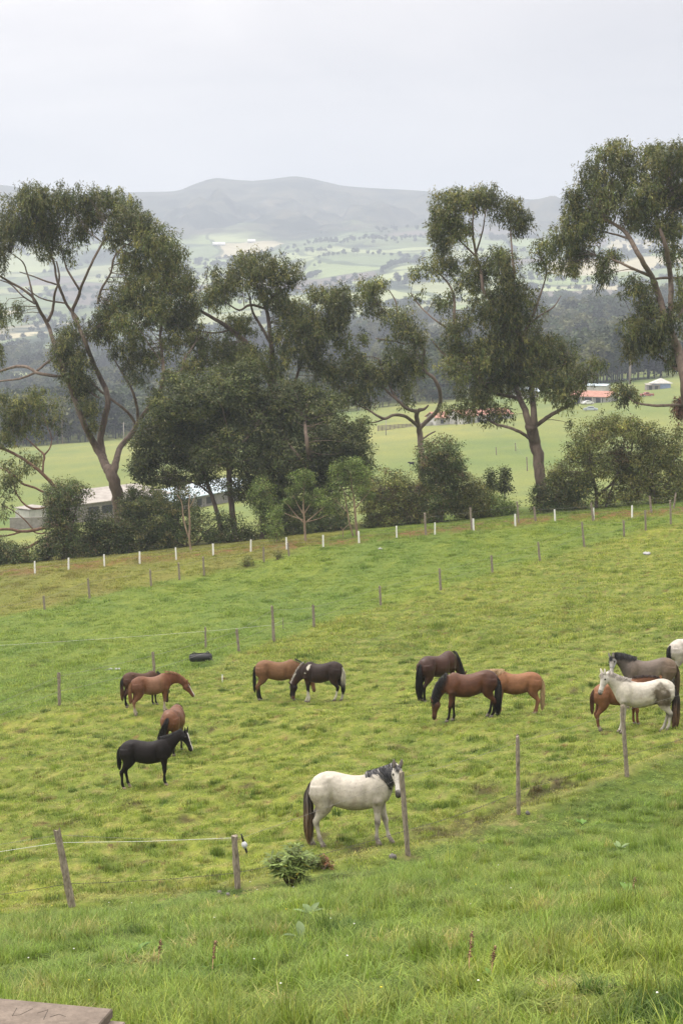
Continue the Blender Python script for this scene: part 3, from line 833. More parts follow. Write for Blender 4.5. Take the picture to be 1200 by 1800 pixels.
# centre-left eucalyptus rising out of the dark broad trees
tree('eucalyptus_tree', 'centre left eucalyptus with a long slanting limb, rising out of the broad dark trees', 'tree', 176, (500, 930), [
    [(500, 930, 17), (497, 860, 16), (494, 800, 16), (492, 740, 15), (488, 705, 15)],
    [(488, 708, 14), (470, 660, 13), (452, 630, 12), (430, 600, 11), (405, 580, 10), (385, 565, 8), (350, 545, 6), (320, 525, 3)],
    [(486, 700, 13), (480, 660, 11), (478, 625, 10), (475, 590, 9), (470, 550, 8), (460, 520, 7), (450, 500, 4)],
    [(476, 605, 6), (460, 575, 6), (445, 550, 5), (438, 520, 3)],
    [(466, 542, 6), (440, 536, 6), (420, 545, 4), (395, 530, 3)],
    [(470, 545, 5), (480, 520, 4), (500, 508, 3)],
    [(492, 745, 10), (510, 700, 8), (522, 660, 6), (535, 620, 5), (560, 590, 4), (590, 560, 2)],
    [(405, 580, 4), (380, 585, 4), (350, 582, 3), (310, 572, 2)]],
    [(450, 475, 52, 36), (400, 495, 38, 28), (498, 480, 36, 30), (432, 457, 26, 15), (378, 520, 28, 28), (470, 520, 38, 24, .7), (422, 572, 34, 24), (520, 560, 42, 42), (572, 520, 38, 20), (602, 532, 32, 34), (560, 572, 42, 36), (540, 612, 36, 36, .9),
     (500, 600, 28, 36, .6), (602, 600, 22, 30, .4), (482, 640, 34, 34, .6), (398, 622, 42, 32), (360, 602, 32, 28, .6), (640, 592, 11, 14, .8), (440, 625, 36, 30, .8), (500, 535, 26, 22, .8), (590, 565, 30, 26, .8), (350, 640, 25, 20, .7), (560, 640, 30, 30, .5)],
    'euc', 'eucalyptus trees along the far hedge', 22)
tree('broadleaf_tree', 'broad dark evergreen tree standing before the low barn, its leaning stems dividing near the ground', 'tree', 166, (412, 932), [
    [(412, 935, 13), (405, 870, 12), (402, 810, 11), (400, 760, 9), (405, 720, 7), (415, 690, 5)],
    [(389, 928, 9), (380, 895, 9), (370, 865, 8), (358, 830, 7), (345, 790, 5), (335, 750, 4)],
    [(403, 800, 6), (430, 775, 5), (450, 750, 4)], [(404, 840, 5), (425, 870, 4), (455, 885, 3)], [(370, 868, 5), (345, 850, 4), (315, 845, 3)]],
    [(300, 760, 62, 48), (258, 800, 30, 38), (340, 702, 48, 40), (392, 682, 50, 42), (430, 655, 34, 26), (440, 740, 56, 52), (378, 785, 62, 45), (325, 805, 42, 28, .8), (262, 842, 22, 16, .5), (440, 820, 40, 32, .7), (425, 858, 44, 26, .6), (360, 838, 45, 22, .6), (300, 842, 36, 20, .6), (395, 735, 45, 40), (245, 770, 16, 20, .7), (290, 720, 34, 30), (330, 750, 50, 44), (250, 820, 22, 26, .9), (420, 700, 44, 40), (310, 670, 30, 22, .8)],
    'dark', 'broad dark trees in front of the barn', 23, leaf=(0.24, 0.11), droop=0.35, cover=4.6, sprad=0.45)
tree('broadleaf_tree', 'round topped dense dark tree between the centre eucalyptus and the pale sapling', 'tree', 168, (560, 935), [
    [(560, 935, 14), (556, 880, 13), (548, 830, 11), (540, 780, 9), (535, 740, 6)], [(552, 850, 7), (585, 810, 6), (610, 780, 4)], [(548, 830, 7), (515, 790, 6), (495, 760, 4)], [(480, 935, 8), (478, 870, 7), (470, 820, 5)]],
    [(498, 702, 36, 34), (518, 740, 50, 44), (562, 718, 46, 38), (592, 772, 52, 40), (622, 790, 30, 28), (500, 800, 54, 44), (545, 842, 50, 34), (480, 850, 40, 34, .7), (632, 752, 22, 20, .9), (600, 830, 40, 30), (500, 890, 40, 30, .6), (560, 890, 45, 30, .7), (468, 760, 25, 30), (450, 700, 30, 30), (535, 690, 34, 24), (470, 800, 34, 36), (570, 800, 46, 40), (630, 820, 30, 26), (540, 900, 50, 34, .8), (640, 850, 22, 24, .8)],
    'dark', 'broad dark trees in front of the barn', 24, leaf=(0.24, 0.11), droop=0.4, cover=4.6, sprad=0.45)
tree('eucalyptus_tree', 'small twisted eucalyptus with an S shaped limb above the ivy clad stump', 'tree', 178, (742, 905), [
    [(744, 905, 15), (742, 850, 14), (740, 800, 13), (738, 770, 13), (735, 748, 12)],
    [(735, 750, 8), (720, 737, 7), (705, 730, 7), (690, 730, 6), (676, 736, 6), (662, 730, 5), (650, 722, 4), (635, 715, 3), (612, 705, 2)],
    [(735, 750, 10), (732, 732, 10), (735, 722, 9), (745, 719, 6), (753, 712, 3)],
    [(733, 724, 8), (715, 718, 7), (700, 705, 6), (685, 692, 5), (672, 680, 4), (655, 670, 2)],
    [(702, 708, 5), (690, 690, 4), (680, 670, 4), (672, 650, 3), (665, 630, 2)],
    [(738, 752, 10), (752, 738, 9), (768, 722, 9), (774, 700, 8), (770, 680, 8), (762, 665, 7), (750, 655, 6), (742, 646, 5), (744, 630, 5), (745, 615, 5), (735, 605, 5), (720, 590, 4), (710, 575, 4), (700, 555, 4), (695, 530, 3), (685, 512, 2)],
    [(728, 600, 4), (712, 605, 3), (695, 600, 3), (680, 598, 3), (660, 595, 2)],
    [(703, 560, 4), (680, 550, 3), (665, 535, 2)], [(738, 775, 4), (752, 765, 4), (765, 758, 3)],
    [(676, 736, 4), (660, 742, 3), (640, 744, 2)]],
    [(655, 502, 32, 18), (645, 528, 26, 26, .6), (670, 545, 22, 22, .4), (700, 560, 28, 24, .8), (726, 580, 28, 20, .8), (738, 597, 16, 14), (705, 626, 42, 22, .9), (730, 642, 28, 18, .8), (660, 656, 48, 24), (625, 640, 32, 28), (590, 652, 32, 26), (700, 656, 34, 22, .6),
     (716, 692, 18, 30, .5), (640, 682, 38, 18, .6), (605, 692, 38, 20, .5), (640, 705, 25, 12, .3), (690, 600, 20, 15, .4)],
    'euc', 'eucalyptus trees along the far hedge', 25, amp=1.8)
tree('eucalyptus_tree', 'large many stemmed eucalyptus right of centre with a thick dark leaning trunk', 'tree', 164, (952, 862), [
    [(952, 866, 23), (948, 835, 23), (944, 800, 24), (937, 770, 25), (932, 745, 24)],
    [(936, 768, 17), (925, 730, 14), (913, 700, 12), (905, 670, 11), (903, 640, 9), (915, 610, 8), (925, 580, 7), (930, 555, 5)],
    [(938, 765, 17), (937, 720, 13), (934, 690, 12), (933, 650, 11), (930, 610, 10), (912, 585, 9), (890, 562, 8), (870, 535, 8), (850, 512, 7), (845, 482, 7), (838, 455, 6), (833, 430, 5), (830, 400, 4), (832, 370, 2)],
    [(912, 700, 7), (890, 696, 8), (865, 690, 8), (848, 675, 8), (830, 652, 9), (815, 625, 8), (802, 590, 7), (798, 555, 6), (797, 520, 5), (785, 495, 4), (760, 470, 2)],
    [(838, 452, 5), (820, 435, 4), (800, 415, 3), (790, 395, 2)], [(836, 445, 4), (848, 405, 3), (852, 375, 2)],
    [(912, 590, 7), (905, 555, 7), (902, 520, 6), (903, 480, 6), (900, 450, 4), (897, 410, 3), (896, 385, 2)],
    [(938, 752, 9), (955, 738, 9), (975, 725, 8), (1000, 712, 7), (1013, 700, 6), (1020, 690, 4), (1030, 670, 2)],
    [(938, 778, 7), (918, 762, 7), (895, 752, 6), (870, 745, 5), (855, 735, 4), (835, 725, 2)],
    [(930, 690, 7), (942, 668, 5), (962, 660, 5), (985, 645, 4), (1005, 630, 2)],
    [(926, 575, 6), (940, 545, 5), (950, 515, 4), (955, 500, 3), (960, 475, 3), (950, 452, 2)],
    [(935, 565, 4), (952, 552, 3), (972, 540, 3), (985, 520, 2)], [(800, 585, 4), (775, 570, 4), (755, 555, 3), (735, 535, 3), (722, 515, 2)],
    [(830, 652, 4), (800, 640, 3), (775, 618, 3), (760, 600, 2)]],
    [(830, 350, 38, 26), (782, 368, 32, 34), (800, 345, 26, 18), (766, 400, 22, 28), (852, 346, 32, 20), (895, 370, 36, 28), (915, 394, 22, 22), (800, 402, 38, 28), (778, 428, 18, 18, .7), (790, 460, 46, 26, .7), (748, 470, 24, 16, .35), (830, 490, 32, 28, .9),
     (882, 452, 26, 22), (890, 482, 28, 28), (780, 530, 26, 22, .5), (905, 520, 38, 28), (910, 560, 46, 38, 1.1), (850, 540, 38, 32, .7), (800, 582, 26, 32, .8), (880, 602, 56, 42, 1.1), (940, 620, 46, 38, 1.1), (850, 630, 46, 36, .9), (990, 630, 40, 32),
     (1010, 660, 36, 22, .9), (960, 670, 46, 32, .9), (900, 670, 54, 32, .6), (840, 690, 46, 30, .8), (802, 650, 32, 28, .7), (870, 722, 42, 22, .5), (1046, 640, 22, 16, .6), (950, 430, 22, 18, .5), (960, 460, 32, 22, .4), (822, 722, 26, 16, .4), (790, 722, 28, 16, .45), (890, 640, 56, 40), (960, 610, 30, 26), (850, 470, 26, 24, .7), (1000, 690, 24, 16, .6), (728, 482, 14, 12, .35),
     (800, 615, 30, 25, .7), (880, 540, 30, 30), (1000, 745, 10, 10, .3), (985, 700, 25, 20, .6), (735, 520, 14, 14, .3)],
    'euc', 'eucalyptus trees along the far hedge', 26)
tree('eucalyptus_tree', 'tall heavy crowned eucalyptus at the right edge, the topmost crown against the sky', 'tree', 158, (1226, 905), [
    [(1226, 905, 30), (1222, 830, 28), (1214, 760, 26), (1206, 700, 24), (1200, 650, 22), (1190, 615, 20), (1178, 585, 18)],
    [(1180, 590, 17), (1165, 550, 15), (1152, 505, 13), (1141, 480, 11), (1120, 445, 10), (1100, 410, 9), (1082, 396, 7), (1060, 385, 4)],
    [(1178, 590, 13), (1177, 545, 12), (1178, 500, 11), (1172, 450, 10), (1165, 420, 8), (1158, 400, 6), (1150, 360, 4)],
    [(1146, 486, 7), (1120, 476, 6), (1090, 462, 5), (1070, 455, 4), (1048, 450, 2)], [(1106, 420, 5), (1080, 412, 4), (1050, 405, 3), (1030, 400, 2)],
    [(1150, 490, 5), (1175, 488, 6), (1212, 490, 5)], [(1200, 655, 9), (1175, 640, 6), (1150, 620, 5), (1120, 600, 4)],
    [(1215, 715, 7), (1190, 712, 6), (1160, 713, 6), (1140, 712, 5), (1115, 707, 4), (1095, 690, 3)],
    [(1165, 560, 6), (1140, 560, 4), (1105, 570, 3)], [(1190, 560, 6), (1205, 535, 5), (1225, 520, 4)]],
    [(1080, 272, 42, 30), (1042, 310, 28, 32), (1062, 342, 42, 42), (1010, 352, 24, 28), (1000, 402, 30, 38), (1032, 392, 38, 32), (1100, 302, 34, 34), (1160, 292, 46, 36), (1150, 262, 36, 14), (1195, 270, 30, 24), (1130, 342, 42, 36), (1182, 342, 42, 42),
     (1120, 382, 38, 28), (1172, 402, 38, 28), (1012, 442, 32, 28), (972, 432, 18, 18, .8), (1000, 470, 26, 16, .7), (1056, 472, 22, 28, .9), (1080, 448, 18, 14, .5), (1118, 505, 32, 20, .9), (1140, 540, 28, 26, .8), (1182, 442, 24, 24, .8), (1196, 520, 16, 50, .6),
     (1120, 572, 36, 22), (1106, 610, 22, 22, .9), (1150, 600, 34, 28), (1185, 630, 20, 24, .8), (1225, 330, 40, 60), (1095, 690, 26, 18, .9), (1120, 700, 14, 8, .5), (1170, 565, 30, 30, .8), (1105, 690, 10, 10)],
    'euc', 'eucalyptus trees along the far hedge', 27, nleaf=40)
tree('ball_plant', 'shaggy reddish brown ball of dry growth on the bare low limb, right edge', 'dry growth', 158.3, (1193, 722), [],
     [(1193, 716, 11, 18, 2.0, 'brown')], 'brown', None, 28, twigs=False, ground_base=False, amp=0, depth=1.0, sprad=0.3)
# limbs reaching in from the left edge
tree('eucalyptus_tree', 'thin leafed eucalyptus limbs reaching down from the left edge behind the ivy covered stump', 'tree', 163, (120, 930), [
    [(120, 930, 18), (114, 895, 15), (104, 868, 12), (92, 850, 8), (72, 830, 7), (60, 820, 7), (40, 806, 6), (20, 795, 6), (-10, 783, 5)],
    [(100, 872, 6), (80, 866, 5), (60, 857, 5), (40, 850, 5), (20, 832, 4), (0, 822, 3)],
    [(75, 832, 5), (77, 812, 4), (78, 800, 5), (68, 790, 4), (55, 778, 3), (38, 762, 2)], [(78, 800, 4), (88, 788, 3), (92, 772, 2)],
    [(102, 878, 5), (80, 892, 5), (58, 894, 5), (42, 885, 4), (30, 868, 3), (22, 845, 3), (10, 820, 2)],
    [(112, 920, 7), (88, 926, 7), (60, 932, 7), (38, 934, 6), (15, 930, 6), (-15, 932, 5)], [(38, 934, 5), (20, 940, 4), (-10, 944, 4)],
    [(108, 938, 6), (80, 946, 6), (50, 962, 6), (25, 970, 5), (0, 975, 4), (-15, 978, 3)], [(60, 932, 3), (45, 915, 3), (30, 902, 2), (10, 890, 2)], [(95, 935, 3), (70, 938, 3), (55, 932, 3)]],
    [(65, 702, 46, 24, .5), (30, 715, 34, 22, .5), (20, 738, 36, 26, .5), (85, 730, 30, 22, .4), (105, 755, 16, 10, .25), (55, 752, 30, 20, .35), (12, 770, 26, 20, .4), (30, 822, 32, 22, .35), (15, 850, 24, 24, .4), (52, 805, 26, 16, .25), (8, 890, 14, 18, .3), (0, 620, 14, 22, .5), (5, 700, 14, 20, .5), (0, 545, 12, 16, .5)],
    'euc', 'eucalyptus trees along the far hedge', 29, amp=1.2, bark=(1.25, 0.95, 0.8))
# shrubs, stumps and saplings
def shrub(label, D, base, clumps, pal='ivy', seed=1, group='shrubs of the far hedge', name='shrub', stems=4, **kw):
    rng = np.random.default_rng(seed + 900)
    clumps = [(c[0], c[1] - 2, c[2] * 1.12, c[3] * 1.15) + tuple(c[4:]) for c in clumps]
    ub, vb = base
    br = []
    for i in range(stems):
        cl = clumps[i % len(clumps)]
        u1 = cl[0] + rng.uniform(-0.4, 0.4) * cl[2]; v1 = cl[1] + rng.uniform(-0.3, 0.3) * cl[3]
        br.append([(ub + rng.uniform(-6, 6), vb, 4), ((ub + u1) / 2 + rng.uniform(-4, 4), (vb + v1) / 2, 3), (u1, v1, 1.5)])
    kw.setdefault('leaf', (0.17, 0.09)); kw.setdefault('droop', 0.25); kw.setdefault('cover', 3.4); kw.setdefault('sprad', 0.36); kw.setdefault('amp', 0.5); kw.setdefault('nleaf', 34)
    kw.setdefault('crown_name', 'foliage'); kw.setdefault('trunk_name', 'stem')
    return tree(name, label, 'shrub', D, base, br, clumps, pal, group, seed, **kw)
shrub('ivy smothered stump like a dark column at the left below the thin limbs', 158, (112, 985), [(112, 872, 30, 28), (98, 892, 22, 30), (132, 868, 26, 18, .8), (110, 920, 28, 34), (118, 955, 30, 30), (140, 985, 24, 22)], 'ivy', 41, group=None, name='ivy_stump', patches=('rust', .08), cover=4)
shrub('low bluish dark shrub in the bottom left corner of the hedge', 157, (20, 1000), [(8, 985, 34, 24), (35, 975, 26, 22), (-15, 970, 30, 30), (50, 990, 20, 12)], 'ivy', 42)
shrub('dark shrub between the left edge shrub and the ivy stump', 159, (80, 1000), [(75, 975, 20, 20), (88, 955, 18, 22)], 'ivy', 43)
shrub('wide dark shrub right of the ivy stump and under the tallest trunk', 160, (185, 985), [(170, 930, 32, 30), (200, 955, 40, 28), (160, 960, 30, 24), (215, 925, 28, 26), (245, 955, 30, 26)], 'ivy', 44, patches=('rust', .05))
shrub('rounded bluish dark bush hugging the right side of the tallest trunk', 162, (255, 970), [(245, 895, 30, 26), (270, 880, 24, 22), (262, 920, 36, 28), (232, 875, 14, 16), (285, 945, 30, 22)], 'dark', 45, leaf=(0.2, 0.1))
shrub('dark bush in front of the barn beside the pale forked stem', 161, (335, 965), [(322, 872, 24, 10, .5), (305, 900, 32, 32), (300, 940, 34, 24), (395, 915, 22, 16, .6), (350, 935, 30, 24, .8), (345, 900, 18, 18, .5), (380, 945, 24, 18)], 'ivy', 46)
shrub('low shrub at the foot of the leaning dark stems', 160, (420, 955), [(400, 942, 24, 16), (435, 942, 20, 12), (428, 925, 12, 12, .5)], 'ivy', 47)
shrub('leafy fresh green bush beside the gap in the hedge', 160, (462, 955), [(462, 860, 20, 20), (468, 890, 18, 26), (455, 880, 16, 22), (470, 925, 16, 22)], 'fresh', 48, patches=('olive', .3))
shrub('low dark bush behind the umbrella shaped sapling', 162, (560, 955), [(540, 935, 34, 20), (585, 925, 34, 24), (510, 925, 26, 22), (600, 895, 22, 24, .7)], 'ivy', 49)
shrub('tangled reddish shrub behind the taller pale sapling', 161, (680, 935), [(672, 870, 30, 30), (700, 858, 34, 30), (680, 905, 36, 26), (650, 880, 20, 28, .7), (715, 895, 26, 26), (660, 922, 24, 14)], 'olive', 50, patches=('rust', .3))
shrub('ivy clad stump with a double head right of centre', 158, (770, 925), [(752, 805, 22, 26), (785, 798, 26, 28), (770, 835, 34, 26), (800, 830, 20, 22), (778, 870, 26, 30, .9), (765, 900, 22, 22, .8)], 'ivy', 51, group=None, name='ivy_stump', patches=('rust', .12), cover=4)
shrub('tangled shrub left of the double headed stump', 160, (738, 935), [(738, 870, 24, 34), (735, 905, 24, 26)], 'olive', 52, patches=('rust', .3))
shrub('pale olive shrub right of the double headed stump', 159, (830, 925), [(822, 862, 26, 26), (845, 880, 26, 26), (820, 895, 26, 22), (800, 880, 18, 28), (850, 905, 24, 16)], 'olive', 53)
shrub('deep green low bush at the end of the hedge left of the thick trunk', 159, (880, 915), [(870, 888, 26, 20), (895, 893, 14, 16), (860, 900, 22, 12), (905, 905, 10, 8, .6)], 'fresh', 54)
shrub('dark dense bush at the foot of the thick leaning trunk', 157, (960, 905), [(950, 878, 22, 20), (985, 870, 34, 26), (1000, 890, 36, 14), (965, 895, 30, 10), (1020, 860, 26, 20)], 'ivy', 55)
tree('bushy_tree', 'broad olive bushy tree with a rusty brown hanging patch at the right', 'tree', 157, (1045, 900), [
    [(1046, 900, 8), (1048, 870, 7), (1040, 835, 6), (1035, 800, 4), (1030, 775, 3)], [(1048, 872, 6), (1075, 850, 5), (1095, 820, 4), (1110, 790, 3)], [(1060, 905, 5), (1070, 870, 4), (1085, 830, 3)], [(1145, 900, 6), (1142, 860, 5), (1130, 820, 4), (1140, 790, 3)]],
    [(1040, 768, 40, 32), (1012, 800, 24, 24), (1065, 745, 28, 18), (1100, 752, 46, 28), (1135, 768, 30, 26), (1055, 815, 50, 36), (985, 830, 26, 22), (968, 842, 14, 18), (1010, 850, 30, 22), (1092, 800, 22, 30, 1, 'rust'), (1098, 830, 18, 20, 1, 'rust'), (1115, 845, 40, 28), (1070, 872, 34, 20, .9)],
    'olive', 'bushy trees at the right end of the hedge', 56, leaf=(0.2, 0.09), droop=0.35, cover=3.4, sprad=0.4, amp=0.8, patches=('rust', .08))
tree('bushy_tree', 'yellow flecked olive bushy tree reaching the right edge of the picture', 'tree', 156, (1150, 900), [
    [(1150, 903, 7), (1150, 870, 6), (1145, 840, 5), (1150, 800, 3)], [(1150, 870, 5), (1175, 845, 4), (1185, 810, 3)]],
    [(1145, 800, 34, 28), (1175, 790, 28, 30), (1180, 830, 34, 32), (1140, 840, 36, 26), (1115, 815, 24, 22), (1160, 868, 36, 20), (1200, 860, 26, 24), (1190, 760, 14, 14, .7), (1110, 872, 26, 18)],
    'olive', 'bushy trees at the right end of the hedge', 57, leaf=(0.2, 0.09), droop=0.35, cover=3.4, sprad=0.4, amp=0.8)
SB = (1.9, 1.9, 1.7)
tree('sapling', 'umbrella shaped sapling with a straight pale stem in front of the dark trees', 'tree', 150, (538, 968), [
    [(538, 970, 6), (536, 935, 5), (534, 905, 4), (533, 885, 3), (534, 860, 2)], [(535, 920, 3), (520, 905, 2), (508, 890, 2), (498, 880, 1.5)], [(535, 920, 3), (552, 906, 2), (566, 894, 2), (575, 886, 1.5)], [(534, 905, 3), (522, 885, 2), (515, 870, 1.5)], [(534, 905, 3), (546, 885, 2), (556, 872, 1.5)], [(535, 915, 2), (515, 908, 2), (500, 902, 1.5)], [(536, 918, 2), (560, 912, 2), (575, 905, 1.5)]],
    [(520, 840, 12, 7, 1.4), (535, 832, 14, 7, 1.4), (545, 845, 10, 8, 1.2), (515, 862, 18, 8, 1.2), (505, 880, 16, 7, .9), (540, 872, 14, 7, .9), (562, 882, 22, 8, 1.2), (575, 893, 12, 7, 1.2), (492, 898, 12, 7, .8), (560, 868, 14, 7, 1), (528, 850, 14, 8, 1), (575, 902, 10, 6, .8)],
    'fresh', 'pale stemmed saplings in front of the hedge', 58, leaf=(0.16, 0.07), droop=-0.1, cover=2.4, sprad=0.3, amp=0.3, bark=SB)
tree('sapling', 'taller pale sapling with twin stems and a feathery light green crown', 'tree', 151, (628, 948), [
    [(628, 950, 6), (625, 915, 5), (622, 880, 4), (618, 850, 3), (616, 830, 2)], [(621, 945, 4), (613, 915, 3), (608, 885, 3), (605, 865, 2)], [(623, 895, 3), (640, 875, 2), (652, 860, 1.5)], [(621, 880, 2), (605, 865, 2), (595, 850, 1.5)], [(621, 870, 2), (634, 850, 1.5), (645, 835, 1)], [(610, 900, 2), (595, 885, 1.5), (585, 875, 1)]],
    [(605, 815, 20, 11, 1.1), (628, 812, 18, 9, 1), (590, 828, 16, 10, 1), (615, 830, 24, 12, 1), (640, 832, 20, 14, 1), (600, 848, 24, 12, .8), (636, 855, 22, 14, .8), (650, 870, 14, 12, .7), (590, 868, 14, 10, .6), (575, 880, 12, 8, .6), (615, 872, 20, 12, .4)],
    'fresh', 'pale stemmed saplings in front of the hedge', 59, leaf=(0.16, 0.07), droop=0.0, cover=2.2, sprad=0.32, amp=0.3, bark=SB)
tree('sapling', 'short pale green sapling left of the umbrella shaped one', 'tree', 151, (487, 968), [
    [(487, 968, 3), (486, 935, 2), (485, 905, 1.5)]], [(485, 905, 11, 12, 1.2), (486, 925, 14, 12, 1.2), (480, 940, 9, 8, 1), (493, 942, 9, 8, 1)],
    'fresh', 'pale stemmed saplings in front of the hedge', 60, leaf=(0.16, 0.07), droop=0.1, cover=2.4, sprad=0.3, amp=0.1, bark=SB)
tree('bare_sapling', 'pale forked bare stem standing in front of the dark bush by the barn', 'tree', 152, (336, 968), [
    [(336, 968, 5), (333, 948, 4), (334, 920, 4), (332, 890, 3), (334, 870, 2)], [(334, 950, 3), (327, 930, 3), (322, 905, 3), (320, 885, 2), (312, 870, 1.5)], [(332, 895, 2), (340, 880, 1.5), (345, 865, 1)]],
    [(325, 860, 18, 8, .4)], 'rust', None, 61, amp=0.1, bark=SB, leaf=(0.14, 0.06))
tree('bare_sapling', 'thin bare brown stem between two white posts right of the umbrella sapling', 'tree', 150, (604, 965), [
    [(604, 966, 2.5), (603, 945, 2), (602, 930, 2)], [(602, 932, 1.5), (608, 926, 1.2), (613, 922, 1)], [(602, 932, 1.5), (598, 926, 1)]], [], 'rust', None, 62, amp=0.0, bark=SB)
tree('young_tree', 'slender cone shaped young tree behind the hedge by the thick trunk', 'tree', 165, (880, 905), [
    [(886, 905, 3), (886, 870, 2.5), (886, 840, 2)], [(886, 880, 1.5), (878, 860, 1)]], [(886, 825, 6, 9, 1.1), (885, 842, 12, 11, 1.2), (888, 858, 15, 8, 1), (878, 855, 8, 8)],
    'dark', None, 63, leaf=(0.2, 0.1), droop=0.2, amp=0.1, sprad=0.32)
tree('young_tree', 'small dark bushy topped tree left of the slender young tree', 'tree', 164, (860, 905), [
    [(860, 905, 3), (860, 870, 2.5), (860, 850, 2)]], [(860, 835, 9, 9, 1.1), (862, 850, 13, 10, 1.1), (855, 866, 14, 12, .9)],
    'dark', None, 64, leaf=(0.2, 0.1), droop=0.2, amp=0.1, sprad=0.32)
for i, (u, v, w, h, lab) in enumerate([(433, 990, 12, 10, 'tiny green shrub in the dry grass between the white posts and the divider posts'), (489, 978, 8, 7, 'tiny dark tuft of a shrub left of the umbrella sapling foot')]):
    gp = groundpt(u, v + 6)
    shrub(lab, gp.y, (u, v + 8), [(u, v, w, h, 1.0)], 'olive', 70 + i, group=None, name='small_shrub', stems=3, leaf=(0.10, 0.05), sprad=0.18, cover=2)

# ------------------------------------------------------------------ far wood
def wood_tree_parts(seed, kind):
    rng = np.random.default_rng(seed)
    H = 1.0
    C = []; Dd = []; colr = []
    nb = 15 if kind != 'pine' else 13
    for k in range(nb):
        if kind == 'pine':
            z = 0.25 + 0.72 * k / nb; r = 0.20 * (1.02 - k / nb) + 0.03; a = rng.uniform(0, 6.28); cx, cy_ = math.cos(a) * r * 0.5, math.sin(a) * r * 0.5; rr = r * 0.75
        else:
            z = rng.uniform(0.42, 0.90); r = 0.22 * math.sin(math.pi * min(1, (z - 0.25) / 0.78)) ** 0.7; a = rng.uniform(0, 6.28); q = math.sqrt(rng.uniform())
            cx, cy_ = math.cos(a) * r * q, math.sin(a) * r * q; rr = rng.uniform(0.07, 0.12)
        m_ = 40
        off = rng.normal(0, 0.5, (m_, 3)) * rr * np.array([1, 1, 0.75])
        C.append(np.array([cx, cy_, z]) + off)
        d = off / rr * 0.6 + np.array([0, 0, -0.3]) + rng.normal(0, 0.5, (m_, 3)); Dd.append(d / np.linalg.norm(d, axis=1)[:, None])
        colr.append(np.full((m_, 3), rng.uniform(0.75, 1.3)) * rng.uniform(0.7, 1.3, (m_, 1)))
    C = np.vstack(C); Dd = np.vstack(Dd); colr = np.vstack(colr)
    return C, Dd, colr, rng
M_farleaf = leaf_mat('far_leaves', 0.2, 0.7, instancer=True, spec=0.1, tip=True)
def wood_proto(seed, kind):
    C, Dd, colr, rng = wood_tree_parts(seed, kind); n = len(C)
    r = rng.normal(size=(n, 3)); S = np.cross(Dd, r); S /= np.linalg.norm(S, axis=1)[:, None]
    L = 0.085 * rng.uniform(0.6, 1.2, n); V = np.empty((n, 4, 3)); V[:, 0] = C; V[:, 2] = C + Dd * L[:, None]; md = C + Dd * L[:, None] * 0.5
    V[:, 1] = md + S * 0.028; V[:, 3] = md - S * 0.028
    V = V.reshape(-1, 3); F = np.arange(n * 4).reshape(n, 4)
    tb = MB(); tb.tube([(0, 0, -0.05), (0.01, 0, 0.4), (0, 0.01, 0.8)], [0.013, 0.010, 0.004], 5)
    nv = len(V); V = np.vstack([V, np.array(tb.V)]); q4 = np.array([f for f in tb.F if len(f) == 4]) + nv
    o = np_mesh('t', V, [F, q4], M_farleaf, link=False)
    ca = o.data.color_attributes.new('shade', 'FLOAT_COLOR', 'POINT'); c4 = np.ones((len(V), 4), np.float32)
    c4[:nv, :3] = np.repeat(colr, 4, axis=0); c4[nv:, :3] = (2.2, 1.8, 2.4); ca.data.foreach_set('color', c4.ravel())
    return o
rg = np.random.default_rng(31)
protos = [wood_proto(300 + i, 'round') for i in range(5)] + [wood_proto(320 + i, 'pine') for i in range(2)]
def wood_edge(X, Y):
    u = 600 + FPX * X / Y * 0.975
    e = np.interp(u, [-300, 0, 300, 600, 900, 1100, 1200, 1500], [690, 700, 720, 700, 720, 700, 760, 760])
    return e + 14 * n_wood2(X, Y)
Yw = []
for a in np.arange(680, 2000, 10.0):
    w = 2 * 0.24 * a + 60; sp_ = 8.0 if a < 1100 else (9.0 if a < 1500 else 11.0); n = int(w * 10 / (sp_ * sp_ * 0.85))
    Yw.append(np.stack([rg.uniform(-w / 2, w / 2, n), rg.uniform(a, a + 10, n)], -1))
P = np.vstack(Yw)
keep = P[:, 1] > wood_edge(P[:, 0], P[:, 1])
uu = 600 + FPX * P[:, 0] / P[:, 1] * 0.975
# an open grassy strip under the tall stems right of centre, clearings further up
keep &= ~((np.abs(P[:, 1] - 800 - 10 * n_wood2(P[:, 0], P[:, 1])) < 45) & (uu > 700) & (rg.uniform(size=len(P)) < 0.8))
keep &= ~((P[:, 1] > 1350) & (n_wood(P[:, 0] * 1.5, P[:, 1]) < -0.05))
keep &= ~((P[:, 1] > 960) & (n_wood2(P[:, 0] * 0.6 + 40, P[:, 1] * 0.8) < -0.95))
P = P[keep]; n = len(P)
keepc = None
hh = rg.uniform(12, 22, n) * (1 + 0.2 * n_wood2(P[:, 0] * 0.5, P[:, 1] * 0.5)); wd_ = hh * rg.uniform(0.9, 1.35, n)
und = rg.uniform(size=n) < 0.25; hh[und] *= 0.45; wd_[und] *= 0.8
cc = np.array([[0.045, 0.062, 0.030]]) * rg.uniform(0.6, 1.3, (n, 1)); cc = cc * (1 + 0.35 * np.clip(n_wood2(P[:, 0] * 1.3, P[:, 1] * 1.3), -1.5, 1.8))[:, None]; k = rg.uniform(size=n) < 0.25 + 0.2 * (n_wood2(P[:, 0], P[:, 1] + 70) > .5); cc[k] = np.array([0.105, 0.11, 0.05]) * rg.uniform(0.8, 1.2, (k.sum(), 1))
idx = rg.integers(0, 5, n); idx[rg.uniform(size=n) < 0.12] = 5
